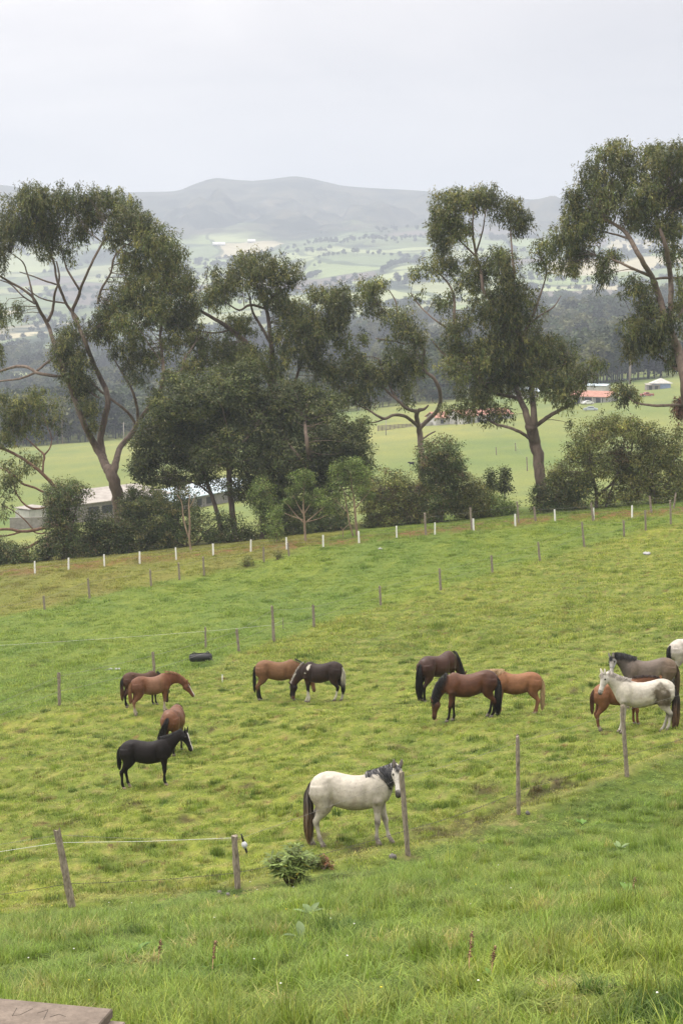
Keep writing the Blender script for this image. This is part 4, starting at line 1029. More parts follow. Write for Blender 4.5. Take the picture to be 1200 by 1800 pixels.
scatter('far_wood', np.stack([P[:, 0], P[:, 1], zt(P[:, 0], P[:, 1]) - 0.2], -1), np.stack([wd_, wd_, hh], -1), rg.uniform(0, 6.28, n), idx, cc, protos, 'dark wooded slope behind the valley fields', 'wood')
# hedgerows and copses across the hills
Q = []
for k in range(60):
    Y0 = rg.uniform(1750, 4300); X0 = rg.uniform(-0.22, 0.22) * Y0; Ln = rg.uniform(120, 520); a = rg.normal(0.1, 0.3) if k % 3 else rg.normal(1.4, 0.3)
    s_ = np.arange(0, Ln, 9.0); q = np.stack([X0 + s_ * math.cos(a), Y0 + s_ * math.sin(a) + 14 * np.sin(s_ / 90 + k)], -1) + rg.normal(0, 2.5, (len(s_), 2)); Q.append(q[rg.uniform(size=len(q)) < 0.85])
for k in range(6000):
    Y0 = rg.uniform(1750, 4500); X0 = rg.uniform(-0.23, 0.23) * Y0
    if n_wood(X0 * 0.8, Y0 * 1.4) > 1.9: Q.append(np.array([[X0, Y0]]))
Q = np.vstack(Q); n = len(Q); hh = rg.uniform(8, 17, n)
scatter('hill_woods', np.stack([Q[:, 0], Q[:, 1], zt(Q[:, 0], Q[:, 1]) - 0.3], -1), np.stack([hh * 1.3, hh * 1.3, hh], -1), rg.uniform(0, 6.28, n), rg.integers(0, 5, n),
        np.array([[0.045, 0.062, 0.032]]) * rg.uniform(0.7, 1.3, (n, 1)), protos, 'hedgerows and copses scattered over the hazy hill fields', 'wood')
# individual trees one can tell apart at the edge of the far wood
fw = {}
ORD = ['first', 'second', 'third', 'fourth', 'fifth', 'sixth']
WL = ['%s from the left of the six slim hazy trees behind the farmhouse' % q for q in ORD] + ['%s of the low bushy hazy trees by the tent, counted from the left' % q for q in ORD[:5]] \
    + ['%s from the left of four hazy trees above the orange roofed house' % q for q in ORD[:4]] + ['right one of two hazy trees above the corral', 'left one of two hazy trees above the corral'] \
    + ['%s from the left of three hazy trees beyond the far left field' % q for q in ORD[:3]] + ['left one of two hazy trees right of the pale utility pole', 'right one of two hazy trees right of the pale utility pole']
WO = [0, 1, 2, 3, 4, 5, 6, 8, 9, 10, 7, 11, 12, 13, 14, 15, 16, 17, 18, 19, 20, 21]
for i, (u, v, Y, H, kind) in enumerate([(985, 655, 745, 22, 0), (1008, 650, 760, 24, 1), (1028, 642, 752, 25, 2), (1048, 652, 740, 23, 3), (1066, 648, 748, 22, 0), (1083, 655, 738, 26, 5), (1060, 668, 730, 8, 1), (1120, 662, 735, 9, 2), (1148, 660, 738, 9, 3), (1170, 655, 742, 10, 4), (1095, 668, 733, 8, 0),
                                     (760, 712, 700, 21, 2), (776, 708, 705, 19, 3), (792, 705, 712, 20, 4), (808, 708, 708, 19, 1), (672, 722, 700, 18, 2), (652, 725, 700, 16, 0), (30, 768, 700, 22, 1), (56, 770, 705, 20, 2), (100, 765, 708, 18, 3), (232, 770, 700, 15, 4), (255, 768, 705, 14, 0)]):
    X = float(ray(u, 700)[0]) * Y
    if kind not in fw:
        pr = protos[kind].data
        C, Dd, colr, rng = wood_tree_parts(400 + kind, 'pine' if kind >= 5 else 'round')
        nn_ = len(C); tb = MB(); tb.tube([(0, 0, -0.05), (0.01, 0, 0.4), (0, 0.01, 0.8)], [0.013, 0.010, 0.004], 6, (1.3, 1.2, 1.1))
        r0 = thing('woodland_tree', 'slim hazy tree at the front edge of the far wood', 'tree')
        t0 = tb.build('trunk', M_bark, r0, True)
        c0 = leaves('crown', C, Dd, np.full(nn_, 0.075), np.full(nn_, 0.045), colr * np.array([[0.062, 0.078, 0.036]]), r0, rng)
        fw[kind] = (r0, t0, c0); rt = r0
    else:
        r0, t0, c0 = fw[kind]; rt = r0.copy(); COL.objects.link(rt)
        for ch in (t0, c0):
            q = ch.copy(); COL.objects.link(q); q.parent = rt
    rt.location = (X, Y, gz(X, Y) - 0.2); rt.rotation_euler = (0, 0, i * 1.3); rt.scale = (H * 1.15, H * 1.15, H)
    rt['group'] = 'trees at the front edge of the far wood'; rt['label'] = WL[WO[i]]
# ------------------------------------------------------------------ horses
def coat_mat(name, rough=0.55, spec=0.13):
    m, t, b, o = mat_new(name); g = NG(t)
    v = g.obj(); c = g.attr('tint')
    f = g.noise(5, 4, 0.6, v); f2 = g.noise(38, 3, 0.7, g.mapping(v, (1, 1, 0.4)))
    c = g.mix(1.0, c, g.ramp(f, [(0.3, (0.76, 0.75, 0.74)), (0.7, (1.2, 1.18, 1.15))]), 'MULTIPLY')
    c = g.mix(1.0, c, g.ramp(f2, [(0.3, (0.90, 0.90, 0.90)), (0.7, (1.07, 1.07, 1.07))]), 'MULTIPLY')
    g.l(c, b.inputs['Base Color']); b.inputs['Roughness'].default_value = rough; b.inputs['Specular IOR Level'].default_value = spec
    g.l(g.bump(f2, 0.25, 0.006), b.inputs['Normal'])
    return m
M_coat = coat_mat('horse_coat'); M_gloss = coat_mat('shiny_coat', .42, .19); M_hair = simple_mat('horse_hair', (0.75, 0.75, 0.75), (1.0, 1.0, 1.0), 30, 0.55, (1, 1, 0.15), 0, 0.01, True)
M_hoof = simple_mat('hoof_horn', (0.06, 0.05, 0.04), (0.16, 0.13, 0.10), 12, 0.6, use_tint=True)
M_eye = simple_mat('eye_dark', (0.01, 0.008, 0.006), (0.02, 0.015, 0.01), 5, 0.15, bump=0)
VX, VY, VZ = Vector((1, 0, 0)), Vector((0, 1, 0)), Vector((0, 0, 1))
TORSO = [(-0.815, 1.20, 1.02, .07), (-0.79, 1.30, 0.93, .15), (-0.73, 1.385, 0.86, .215), (-0.62, 1.455, .80, .265), (-0.48, 1.495, .79, .285), (-0.33, 1.485, .77, .285), (-0.15, 1.435, .71, .305), (0.03, 1.40, .67, .315),
         (0.20, 1.40, .68, .305), (0.34, 1.44, .71, .28), (0.45, 1.495, .74, .25), (0.56, 1.50, .77, .235), (0.66, 1.43, .82, .215), (0.74, 1.33, .90, .18), (0.79, 1.22, 1.0, .11)]
FRONT = [(0.50, 1.16, .17, .085), (0.53, 1.00, .145, .085), (0.55, .88, .105, .072), (0.555, .76, .078, .06), (0.56, .62, .060, .048), (0.565, .53, .056, .048), (0.57, .47, .058, .05), (0.565, .42, .047, .042), (0.56, .34, .034, .031), (0.56, .22, .034, .03), (0.56, .155, .044, .037), (0.575, .105, .036, .034), (0.60, .06, .046, .042)]
HIND = [(-.56, 1.25, .20, .10), (-.55, 1.10, .235, .13), (-.53, .98, .205, .125), (-.51, .86, .175, .115), (-.55, .76, .130, .09), (-.61, .67, .092, .066), (-.67, .59, .064, .05), (-.715, .53, .066, .05), (-.715, .47, .056, .046), (-.70, .40, .042, .037), (-.69, .27, .036, .032), (-.68, .165, .046, .038), (-.655, .11, .037, .034), (-.63, .06, .047, .042)]
def hframes(pts, az):
    out_ = []
    n = len(pts)
    for i, p in enumerate(pts):
        T = (pts[min(i + 1, n - 1)] - pts[max(i - 1, 0)]).normalized()
        a = az[i]; S = Vector((-math.sin(a), math.cos(a), 0))
        S = (S - T * S.dot(T)).normalized()
        out_.append((p, S, T.cross(S), T))
    return out_
def horse(label, uv, hpx, yaw, coat, mane, tailc, poll, muzzle, az=0.0, c1=None, front=(0, 0), hind=(0, 0), hlift=(0, 0), fat=1.0, manelen=0.24, maneside=1, tail_len=0.95, tail_w=0.06, tail_grad=None,
          eye=True, seed=1, name='horse', hoofc=(1, 1, 1), paint=None, ears_up=True, forelock=True, group='horses grazing in the paddock', mane_on=True, halter=False, tail_off=0.0, earc=None, lightm=0.0):
    rng = np.random.default_rng(seed)
    g0 = groundpt(uv[0], uv[1])
    yawr = R(yaw); k = hpx * g0.y / (FPX * 1.495)
    root = thing(name, label, 'cow' if name == 'cow' else 'horse', g0, yawr, group, k)
    def gdz(x, y):
        wx = g0.x + k * (x * math.cos(yawr) - y * math.sin(yawr)); wy = g0.y + k * (x * math.sin(yawr) + y * math.cos(yawr))
        return (gz(wx, wy) - g0.z) / k
    poll = Vector(poll); muzzle = Vector(muzzle)
    body = MB(); ST = []         # ST: (center, S, N, a, b, part, t)
    # torso: leans with the slope
    df = gdz(0.56, 0); dh = gdz(-0.6, 0)
    def lean(x): return dh + (df - dh) * (x + 0.6) / 1.16
    st = []
    for (x, zt_, zb, b) in TORSO:
        zb += 0.045 * math.exp(-((x + 0.05) / 0.5) ** 2); b *= 0.95
        ce = Vector((x, 0, (zt_ + zb) / 2 + 0.75 * lean(x))); bel = 1.0 + (fat - 1) * math.exp(-((x - 0.05) / 0.4) ** 2)
        a = (zt_ - zb) / 2 * (1 + (bel - 1) * 0.35); st.append((ce - VZ * (a - (zt_ - zb) / 2), VY, VZ, a, b * bel))
    body.loft(st, 22, p=2.25)
    ST += [(s[0], s[1], s[2], s[3], s[4], 0, i / len(st)) for i, s in enumerate(st)]
    # neck
    B0 = Vector((0.50, 0, 1.14 + 0.75 * lean(0.5))); lift = VZ * (0.75 * lean(0.6))
    poll = poll + lift; muzzle = muzzle + lift * 0.6
    H = (muzzle - poll)
    if c1 is None: c1 = B0 + Vector((0.40, 0, 0.24 if poll.z > 1.2 else -0.04))
    else: c1 = Vector(c1) + lift
    npts = []; naz = []
    for i in range(9):
        t = i / 8; npts.append(B0 * (1 - t) ** 2 + c1 * 2 * t * (1 - t) + poll * t * t)
        naz.append(az * sstep(t, 0.3, 1.0))
    fr = hframes(npts, naz); NA = [.34, .31, .265, .225, .195, .17, .15, .135, .12]; NBw = [.19, .17, .14, .115, .098, .088, .082, .078, .075]
    nst = [(fr[i][0], fr[i][1], fr[i][2], NA[i], NBw[i]) for i in range(9)]
    body.loft(nst, 18, p=2.1); ST += [(s[0], s[1], s[2], s[3], s[4], 1, i / 8) for i, s in enumerate(nst)]
    # head
    hd = [(-0.06, .095, .07), (0.06, .13, .088), (0.18, .142, .098), (0.30, .130, .090), (0.43, .105, .070), (0.58, .083, .056), (0.74, .075, .054), (0.88, .076, .060), (0.97, .062, .052), (1.03, .035, .034)]
    hp = []
    for (t, a, b) in hd: hp.append(poll + H * t)
    hf = hframes(hp, [az] * len(hp)); kk = H.length / 0.60
    hst = []
    for (t, a, b), f in zip(hd, hf):
        off = -f[2] * (0.028 * math.exp(-((t - 0.2) / 0.2) ** 2))
        hst.append((f[0] + off, f[1], f[2], a * kk * 1.07, b * kk * 1.07))
    body.loft(hst, 16, p=2.2); ST += [(s[0], s[1], s[2], s[3], s[4], 2, hd[i][0]) for i, s in enumerate(hst)]
    HT = H.normalized(); HS = hf[3][1]; HN = hf[3][2]
    # legs
    hoofs = []
    for j, (base, swing, lf, y0) in enumerate(((FRONT, front[0], 0, .135), (FRONT, front[1], 0, -.135), (HIND, hind[0], hlift[0], .15), (HIND, hind[1], hlift[1], -.15))):
        x_end = base[-1][0] + swing; dz = gdz(x_end, y0)
        pts = []
        for (x, z, a, b) in base:
            q = max(0.0, (0.92 - z) / 0.86)
            xx = x + swing * q; yy = y0 * (1 - 0.10 * q)
            zz = z + (0.75 * lean(x) if q <= 0 else 0.75 * lean(x) * (1 - q) + dz * q)
            if lf and z < 0.6: zz += lf * 0.06
            pts.append(Vector((xx, yy, zz)))
        f = hframes(pts, [0] * len(pts))
        lst = [(f[i][0], f[i][1], f[i][2], base[i][2] * 1.14, base[i][3] * 1.14) for i in range(len(pts))]
        body.loft(lst, 12, p=2.0); ST += [(s[0], s[1], s[2], s[3], s[4], 3 + j, base[i][1]) for i, s in enumerate(lst)]
        hoofs.append(pts[-1])
    # one continuous skin
    o = body.build('body_raw', None, smooth=True)
    md = o.modifiers.new('r', 'REMESH'); md.mode = 'VOXEL'; md.voxel_size = 0.0165; md.use_smooth_shade = True
    sm = o.modifiers.new('s', 'SMOOTH'); sm.factor = 0.6; sm.iterations = 5
    dg = bpy.context.evaluated_depsgraph_get(); me = bpy.data.meshes.new_from_object(o.evaluated_get(dg)); bpy.data.objects.remove(o)
    n = len(me.vertices); co = np.empty(n * 3, np.float32); me.vertices.foreach_get('co', co); co = co.reshape(-1, 3).astype(float)
    cen = np.array([tuple(s[0]) for s in ST]); SS = np.array([tuple(s[1]) for s in ST]); NN = np.array([tuple(s[2]) for s in ST]); ra = np.array([s[3] for s in ST]); rb = np.array([s[4] for s in ST])
    part = np.array([s[5] for s in ST]); par = np.array([s[6] for s in ST])
    dist = np.linalg.norm(co[:, None, :] - cen[None], axis=2) / ((ra + rb) / 2)[None]
    j = np.argmin(dist, axis=1); rel = co - cen[j]; ln = (rel * NN[j]).sum(1) / ra[j]; ls = (rel * SS[j]).sum(1) / rb[j]
    pt, tt = part[j], par[j]
    # muscle relief: shoulder, haunch and flank grooves
    col = np.tile(np.array(coat['body'], float), (n, 1))
    z = co[:, 2]; x = co[:, 0]; nz_ = make_fbm(seed + 50, 0.35, 4)
    nzv = nz_(x + co[:, 1] * 0.7, z)
    leg = pt >= 3
    zloc = z - np.interp(x, [-0.6, 0.56], [dh, df]) * 0.85
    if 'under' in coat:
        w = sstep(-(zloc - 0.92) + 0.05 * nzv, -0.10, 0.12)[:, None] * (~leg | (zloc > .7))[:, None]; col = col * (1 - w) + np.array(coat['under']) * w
    if 'rump' in coat:
        w = (sstep(-x, 0.25, 0.6) * sstep(zloc, 0.7, 1.0))[:, None]; col = col * (1 - w) + np.array(coat['rump']) * w
    if 'neck' in coat:
        w = np.clip(sstep(x, 0.4, 0.8), 0, 1)[:, None] * (~leg)[:, None]; col = col * (1 - w) + np.array(coat['neck']) * w
    if 'points' in coat:
        w = (sstep(-(zloc + 0.04 * nzv), -coat.get('pz', .72), -coat.get('pz', .72) + 0.30) * (leg | (zloc < .62)))[:, None]; col = col * (1 - w) + np.array(coat['points']) * w
    if 'socks' in coat:
        for li, hh in enumerate(coat['socks']):
            if hh > 0:
                w = (sstep(-(zloc + 0.02 * nzv), -hh, -hh + 0.05) * (pt == 3 + li))[:, None]; col = col * (1 - w) + np.array(coat.get('sockc', (.55, .52, .46))) * w
    if 'head' in coat:
        w = (pt == 2)[:, None] * 1.0; col = col * (1 - w) + np.array(coat['head']) * w
    if 'muzzle' in coat:
        w = ((pt == 2) * sstep(tt + 0.03 * nzv, 0.74, 0.92))[:, None]; col = col * (1 - w) + np.array(coat['muzzle']) * w
    if 'blaze' in coat:
        w = ((pt == 2) & (ln > 0.35) & (np.abs(ls) < coat['blaze'] * (0.8 + 0.6 * tt))).astype(float)[:, None] * (tt > 0.12)[:, None]; col = col * (1 - w) + np.array((.60, .57, .53)) * w
    if paint is not None: col = paint(col, x, co[:, 1], z, zloc, pt, tt, ln, ls, nzv)
    if 'dapple' in coat:
        col = col * (1 + coat['dapple'] * np.clip(nzv, -1.5, 1.5))[:, None]
    lum = col @ np.array([.35, .5, .15]); col = lum[:, None] + (col - lum[:, None]) * 0.84; col = np.clip(col * np.array([0.80, 0.80, 0.78]), 0.004, 0.75)
    ca = me.color_attributes.new('tint', 'FLOAT_COLOR', 'POINT'); c4 = np.ones((n, 4), np.float32); c4[:, :3] = col; ca.data.foreach_set('color', c4.ravel())
    # relief
    nrm = np.empty(n * 3, np.float32); me.vertices.foreach_get('normal', nrm); nrm = nrm.reshape(-1, 3)
    up_ = np.zeros(n)
    side = np.abs(nrm[:, 1])
    def gb(px, pz, sx, sz, a): return a * np.exp(-((x - px) / sx) ** 2 - ((zloc - pz) / sz) ** 2) * side
    up_ += gb(-0.34, 1.00, .045, .22, -.016) + gb(0.34, 1.05, .05, .24, -.014) + gb(-0.52, 1.15, .16, .17, .012) + gb(0.50, 1.12, .10, .18, .014) + gb(0.55, .93, .10, .07, .014) + gb(-.40, 1.40, .07, .05, .010) + gb(0.0, 1.0, .26, .2, .008)
    up_ = 2.9 * up_ * (pt != 1) * (pt != 2)
    up_ += ((pt == 2) * np.exp(-((tt - 0.22) / 0.14) ** 2) * np.exp(-((ln + 0.25) / 0.5) ** 2) * 0.012 - (pt == 2) * np.exp(-((tt - 0.55) / 0.12) ** 2) * 0.006 * (np.abs(ls) > .5)) * kk
    me.vertices.foreach_set('co', (co + nrm * up_[:, None]).astype(np.float32).ravel())
    me.polygons.foreach_set('use_smooth', [True] * len(me.polygons)); me.name = 'body'; me.materials.clear(); me.materials.append(M_gloss if seed in (8, 9, 3) else M_coat); me.update()
    bo = bpy.data.objects.new('body', me); COL.objects.link(bo); bo.parent = root
    # hooves
    for q in hoofs:
        hb = MB(); hb.loft([(q + Vector((-.004, 0, .012)), VY, VX, .050, .045), (q + Vector((.012, 0, -.03)), VY, VX, .060, .053), (q + Vector((.024, 0, -.068)), VY, VX, .070, .060)], 12, hoofc, 2.0)
        hb.build('hoof', M_hoof, bo, True)
    # ears
    ec = earc or coat.get('head', coat['body'])
    for sg in (1, -1):
        eb = MB(); p0 = poll + HT * 0.02 + HN * 0.085 * kk + HS * sg * 0.055 * kk
        up2 = ((-HT * 0.75 + HN * 0.55) if ears_up else (-HT * 0.9 + HN * 0.1)).normalized(); side_ = HS * sg; up2 = (up2 + side_ * 0.16).normalized(); fwd = up2.cross(side_).normalized()
        eb.loft([(p0 - up2 * .02, side_, fwd, .022, .034), (p0 + up2 * .04, side_, fwd, .022, .040), (p0 + up2 * .09, side_, fwd, .018, .036), (p0 + up2 * .135, side_, fwd, .012, .022), (p0 + up2 * .165, side_, fwd, .004, .006)], 10, tuple(ec), 2.0)
        eb.build('ear', M_coat, bo, True)
    if eye:
        for sg in (1, -1):
            s_ = hst[3]; p0 = poll + H * 0.27 + HS * sg * s_[4] * 0.90 + HN * s_[3] * 0.38
            eb = MB(); eb.sphere(p0, 0.026 * kk, 10, 8); eb.build('eye', M_eye, bo, True)
        for sg in (1, -1):
            nb = MB(); nb.sphere(poll + H * 0.93 + HS * sg * 0.043 * kk + HN * 0.03 * kk, 0.015 * kk, 8, 6, col=(1, 1, 1)); nb.build('nostril', M_eye, bo, True)
    # mane: ribbons hugging the neck
    def ribbons(strands, colf, nm):
        V = []; F = []; Cc = []
        for P_, w in strands:
            o_ = len(V); m_ = len(P_); c = colf()
            wd = Vector(rng.normal(0, 1, 3)).normalized()
            for i, p in enumerate(P_):
                T = (P_[min(i + 1, m_ - 1)] - P_[max(i - 1, 0)]); Sx = T.cross(wd)
                if Sx.length < 1e-6: Sx = VX.copy()
                Sx.normalize(); ww = w * (1.0 - 0.75 * (i / (m_ - 1)) ** 2)
                V += [tuple(p - Sx * ww), tuple(p + Sx * ww)]; Cc += [c if not callable(c) else c(i / (m_ - 1))] * 2
            F += [(o_ + 2 * i, o_ + 2 * i + 1, o_ + 2 * i + 3, o_ + 2 * i + 2) for i in range(m_ - 1)]
        return np_mesh(nm, V, np.array(F), M_hair, root, col=np.array(Cc))
    if mane_on:
        sr = []
        for i in range(620):
            t = rng.uniform(0.17, 1.0) * 8; a = int(min(t, 7)); f = t - a
            ce = npts[a].lerp(npts[a + 1], f); S_ = fr[a][1].lerp(fr[a + 1][1], f); N_ = fr[a][2].lerp(fr[a + 1][2], f); T_ = fr[a][3]
            A_ = NA[a] * (1 - f) + NA[a + 1] * f; B_ = NBw[a] * (1 - f) + NBw[a + 1] * f
            ln_ = manelen * rng.uniform(0.35, 1.2); sgn = maneside if rng.uniform() < 0.86 else -maneside
            P_ = []; phi0 = rng.normal(0, 0.12); tot = ln_ / ((A_ + B_) / 2); lift_ = (1.04 + rng.uniform(0, 0.09)) * (1 + 0.16 * max(0, 1 - t / 5.5)); tl = rng.normal(0.15, 0.15)
            for q in range(6):
                ph = phi0 * (1 - q / 5) + sgn * tot * q / 5 * 1.0; rr_ = lift_ + 0.10 * math.sin(q / 5 * 3.1)
                p = ce + N_ * math.cos(ph) * A_ * rr_ + S_ * math.sin(ph) * B_ * rr_ + T_ * (tl - T_.z * 0.55) * ln_ * (q / 5)
                P_.append(p)
            sr.append((P_, 0.0065))
        if forelock:
            for i in range(46):
                p0 = poll + HN * 0.12 * kk + HS * rng.normal(0, 0.022); P_ = []
                for q in range(4): P_.append(p0 + HT * 0.16 * q / 3 * rng.uniform(.7, 1.1) + HN * (0.035 * math.sin(q / 3 * 2.6)) + HS * rng.normal(0, 0.010) * q)
                sr.append((P_, 0.008))
        mc = np.array(mane)
        ribbons(sr, lambda: tuple(mc * rng.uniform(0.6, 1.35)) if rng.uniform() > lightm else (.40, .38, .36), 'mane')
    # tail
    d0 = Vector((-0.80, 0, 1.30 + 0.75 * dh)); sr = []
    for i in range(520):
        a = rng.uniform(0, 6.28); rr_ = math.sqrt(rng.uniform()); L_ = tail_len * rng.uniform(0.72, 1.05); P_ = []
        st0 = rng.uniform(0, 0.45) ** 1.5
        for q in range(7):
            t = st0 + (1 - st0) * q / 6
            wv = tail_w * (0.45 + 1.15 * math.sin(min(1, t * 1.05) * 2.3) ** 1.0) if t < .99 else tail_w * 0.6
            cx = d0.x + 0.05 - 0.105 * math.sin(min(1, t * 3.2) * 1.57) + 0.03 * t; cz = d0.z + 0.03 * math.sin(min(1, t * 5) * 3.14) - L_ * t
            P_.append(Vector((cx + math.cos(a) * rr_ * wv * 0.85, tail_off * t + math.sin(a) * rr_ * wv * 1.15 + 0.01 * math.sin(t * 9 + i), cz)))
        sr.append((P_, 0.009))
    tcA = np.array(tailc)
    if tail_grad is not None:
        tg = np.array(tail_grad[0]); a0, a1 = tail_grad[1:3]
        def tf():
            k_ = rng.uniform(0.7, 1.3)
            return lambda t: tuple((tcA + (tg - tcA) * float(sstep(t, a0, a1))) * k_)
        ribbons(sr, tf, 'tail')
    else: ribbons(sr, lambda: tuple(tcA * rng.uniform(0.6, 1.35)), 'tail')
    if halter:
        hb = MB()
        for tv, ex in ((0.16, 1.05), (0.62, 1.08)):
            i_ = 2 if tv < .3 else 5; s_ = hst[i_]; ring = []
            for q in range(17):
                an = 2 * math.pi * q / 16; ring.append(s_[0] + s_[1] * math.cos(an) * s_[4] * ex + s_[2] * math.sin(an) * s_[3] * ex)
            hb.tube(ring, 0.011, 5, (0.3, 0.3, 0.32))
        for sg in (1, -1):
            hb.tube([hst[2][0] + hst[2][1] * sg * hst[2][4] * 1.06, hst[3][0] + hst[3][1] * sg * hst[3][4] * 1.08, hst[4][0] + hst[4][1] * sg * hst[4][4] * 1.08, hst[5][0] + hst[5][1] * sg * hst[5][4] * 1.08], 0.010, 5, (0.3, 0.3, 0.32))
        hb.build('halter', M_hair, root)
    return root

GRAZE_P, GRAZE_M = (1.14, 0, 0.60), (1.19, 0, 0.05)
BAY = dict(body=(.120, .044, .020), under=(.080, .030, .016), rump=(.080, .030, .016), points=(.012, .009, .008), head=(.10, .042, .022), muzzle=(.05, .025, .018), pz=.66)
BLK = (.012, .010, .010)
# 1 white mare looking at the camera
def p_white(col, x, y, z, zl, pt, tt, ln, ls, nz_):
    w = (sstep(-(zl + .05 * nz_), -.50, -.22) * (pt >= 3) * np.clip(0.5 + 0.5 * nz_, 0, 1) * .8)[:, None]; col = col * (1 - w) + np.array((.20, .17, .145)) * w
    w = (np.exp(-((zl - .50) / .07) ** 2) * (pt >= 3) * .75 * np.clip(0.6 + nz_ * .4, 0, 1))[:, None]; col = col * (1 - w) + np.array((.10, .085, .075)) * w
    w = (np.exp(-((x + .05) / .35) ** 2 - ((zl - .95) / .16) ** 2) * np.clip(0.45 + .35 * nz_, 0, 1) * .55)[:, None]; col = col * (1 - w) + np.array((.36, .29, .235)) * w
    w = (sstep(-(x - .02 * nz_), .45, .72) * sstep(-(zl), -1.15, -.95) * sstep(zl, .6, .8) * .5)[:, None]; col = col * (1 - w) + np.array((.30, .24, .21)) * w
    sp = (np.sin(x * 61 + z * 23) * np.sin(z * 53 - x * 17) * np.sin(x * 29 + 7) > .72)[:, None] * .25; return col * (1 - sp)
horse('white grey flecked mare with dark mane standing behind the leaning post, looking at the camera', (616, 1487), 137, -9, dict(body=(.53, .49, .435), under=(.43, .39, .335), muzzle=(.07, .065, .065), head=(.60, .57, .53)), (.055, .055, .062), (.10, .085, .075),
      (0.93, -0.10, 1.60), (1.00, -0.44, 1.13), az=R(-76), c1=(0.78, 0, 1.46), front=(.20, -.03), hind=(-.16, .10), fat=1.0, manelen=.50, maneside=-1, lightm=.12, tail_len=1.22, tail_w=.075, tail_grad=((.17, .105, .062), .35, .8), seed=1, paint=p_white, earc=(.16, .14, .13), tail_off=-.05)
# 2 black with blaze
horse('black young horse with a white blaze, head raised, in profile at the left', (258, 1383), 88, -3, dict(body=(.016, .0125, .013), under=(.018, .013, .013), head=(.013, .011, .012), blaze=.24, socks=(0.10, 0.12, 0.14, 0), sockc=(.30, .25, .21)), (.011, .010, .011), (.012, .011, .012),
      (1.16, -.03, 1.68), (1.42, -.18, 1.16), az=R(-24), c1=(0.80, 0, 1.42), front=(-.04, .02), hind=(.09, -.05), manelen=.10, maneside=-1, tail_len=.72, tail_w=.05, seed=2, eye=True, hoofc=(2.2, 2, 1.8), forelock=False)
# 3 chestnut bay from behind
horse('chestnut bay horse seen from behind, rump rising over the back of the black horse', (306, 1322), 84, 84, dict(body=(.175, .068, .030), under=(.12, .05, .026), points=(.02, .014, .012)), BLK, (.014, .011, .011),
      (1.12, .1, .62), (1.17, .12, .06), front=(0, .05), hind=(.03, -.05), fat=1.12, tail_len=.95, tail_w=.055, seed=3, tail_off=.30)
# 4 chestnut with blaze
def p_ch(col, x, y, z, zl, pt, tt, ln, ls, nz_):
    w = (np.exp(-((x + .22) / .12) ** 2 - ((zl - .80) / .12) ** 2) * .6)[:, None]; col = col * (1 - w) + np.array((.42, .33, .25)) * w
    w = (sstep(x, -.32, -.1) * (1 - sstep(x, .3, .5)) * .45 * (pt == 0))[:, None]; return col * (1 - w) + np.array((.30, .165, .105)) * w
horse('light chestnut horse with white blaze and white legs, neck stretched low to the right', (266, 1254), 70, 26, dict(body=(.20, .078, .036), rump=(.155, .062, .032), neck=(.175, .060, .027), head=(.17, .062, .03), blaze=.5, points=(.36, .23, .15), pz=.60, socks=(.45, .45, .30, .36), sockc=(.50, .42, .34)), (.28, .13, .06), (.24, .12, .06),
      (1.36, -.10, 1.00), (1.64, -.28, .54), az=R(-32), c1=(1.02, 0, 1.42), front=(.04, -.10), hind=(.10, -.04), seed=4, paint=p_ch, tail_len=.80, tail_w=.05, manelen=.12, maneside=-1)
# 5 dark bay behind it
horse('dark bay horse grazing half hidden behind the light chestnut one', (248, 1240), 62, 24, dict(body=(.085, .038, .022), points=(.013, .010, .010), pz=.7, head=(.05, .025, .016)), BLK, (.016, .012, .012), GRAZE_P, GRAZE_M, front=(0, .08), hind=(.05, -.05), seed=5, tail_len=1.0, tail_grad=((.12, .055, .03), .3, .6))
# 6 buckskin
horse('light brown bay gelding grazing, its lowered head behind the pinto', (487, 1228), 72, 4, dict(body=(.205, .098, .042), under=(.19, .092, .042), rump=(.20, .092, .04), points=(.016, .012, .010), pz=.58, head=(.21, .10, .045), muzzle=(.16, .085, .045)), (.02, .014, .012), BLK, (1.27, -.05, .82), (1.38, -.12, .28), az=R(-12), c1=(.98, 0, 1.22), front=(-.05, .02), hind=(.06, -.05), seed=6, tail_len=.98, tail_w=.045, manelen=.1, maneside=-1)
# 7 pinto
def p_pin(col, x, y, z, zl, pt, tt, ln, ls, nz_):
    Wt = np.array((.58, .55, .49))
    w = ((np.abs((x - .44) - (1.33 - zl) * .55) < .045 + .02 * nz_) & (zl > 1.10) & (zl < 1.42) & (pt < 2)).astype(float)
    w = np.maximum(w, ((pt == 1) & (tt > .5) & (ln > .72) & (ls > -.3)).astype(float))
    w = np.maximum(w, ((pt == 2) & (tt < .05) & (ln > .7)).astype(float)); w = w[:, None]
    return col * (1 - w) + Wt * w
horse('dark brown and white pinto with a white topped tail and white legs, grazing', (566, 1234), 73, 158, dict(body=(.036, .022, .019), under=(.052, .026, .019), points=(.018, .013, .012), socks=(.46, .42, .45, .42), sockc=(.58, .55, .48), muzzle=(.16, .07, .035), head=(.026, .018, .016), pz=.8), (.35, .32, .28), (.56, .53, .46), GRAZE_P, (1.15, 0, .05), front=(-.12, .10), hind=(.08, -.08), seed=7, paint=p_pin,
      tail_len=.98, tail_w=.06, tail_grad=((.02, .015, .014), .50, .72), maneside=-1, manelen=.12, fat=1.05)
# 8 far dark bay
horse('very dark bay horse with a long black tail, farthest of the three at right centre', (768, 1230), 81, 42, dict(body=(.072, .030, .019), under=(.055, .025, .017), rump=(.058, .026, .018), points=(.011, .009, .009), pz=.75), BLK, BLK, GRAZE_P, GRAZE_M, front=(0, .08), hind=(.06, -.06), seed=8, tail_len=1.18, tail_w=.075, fat=1.05, maneside=-1)
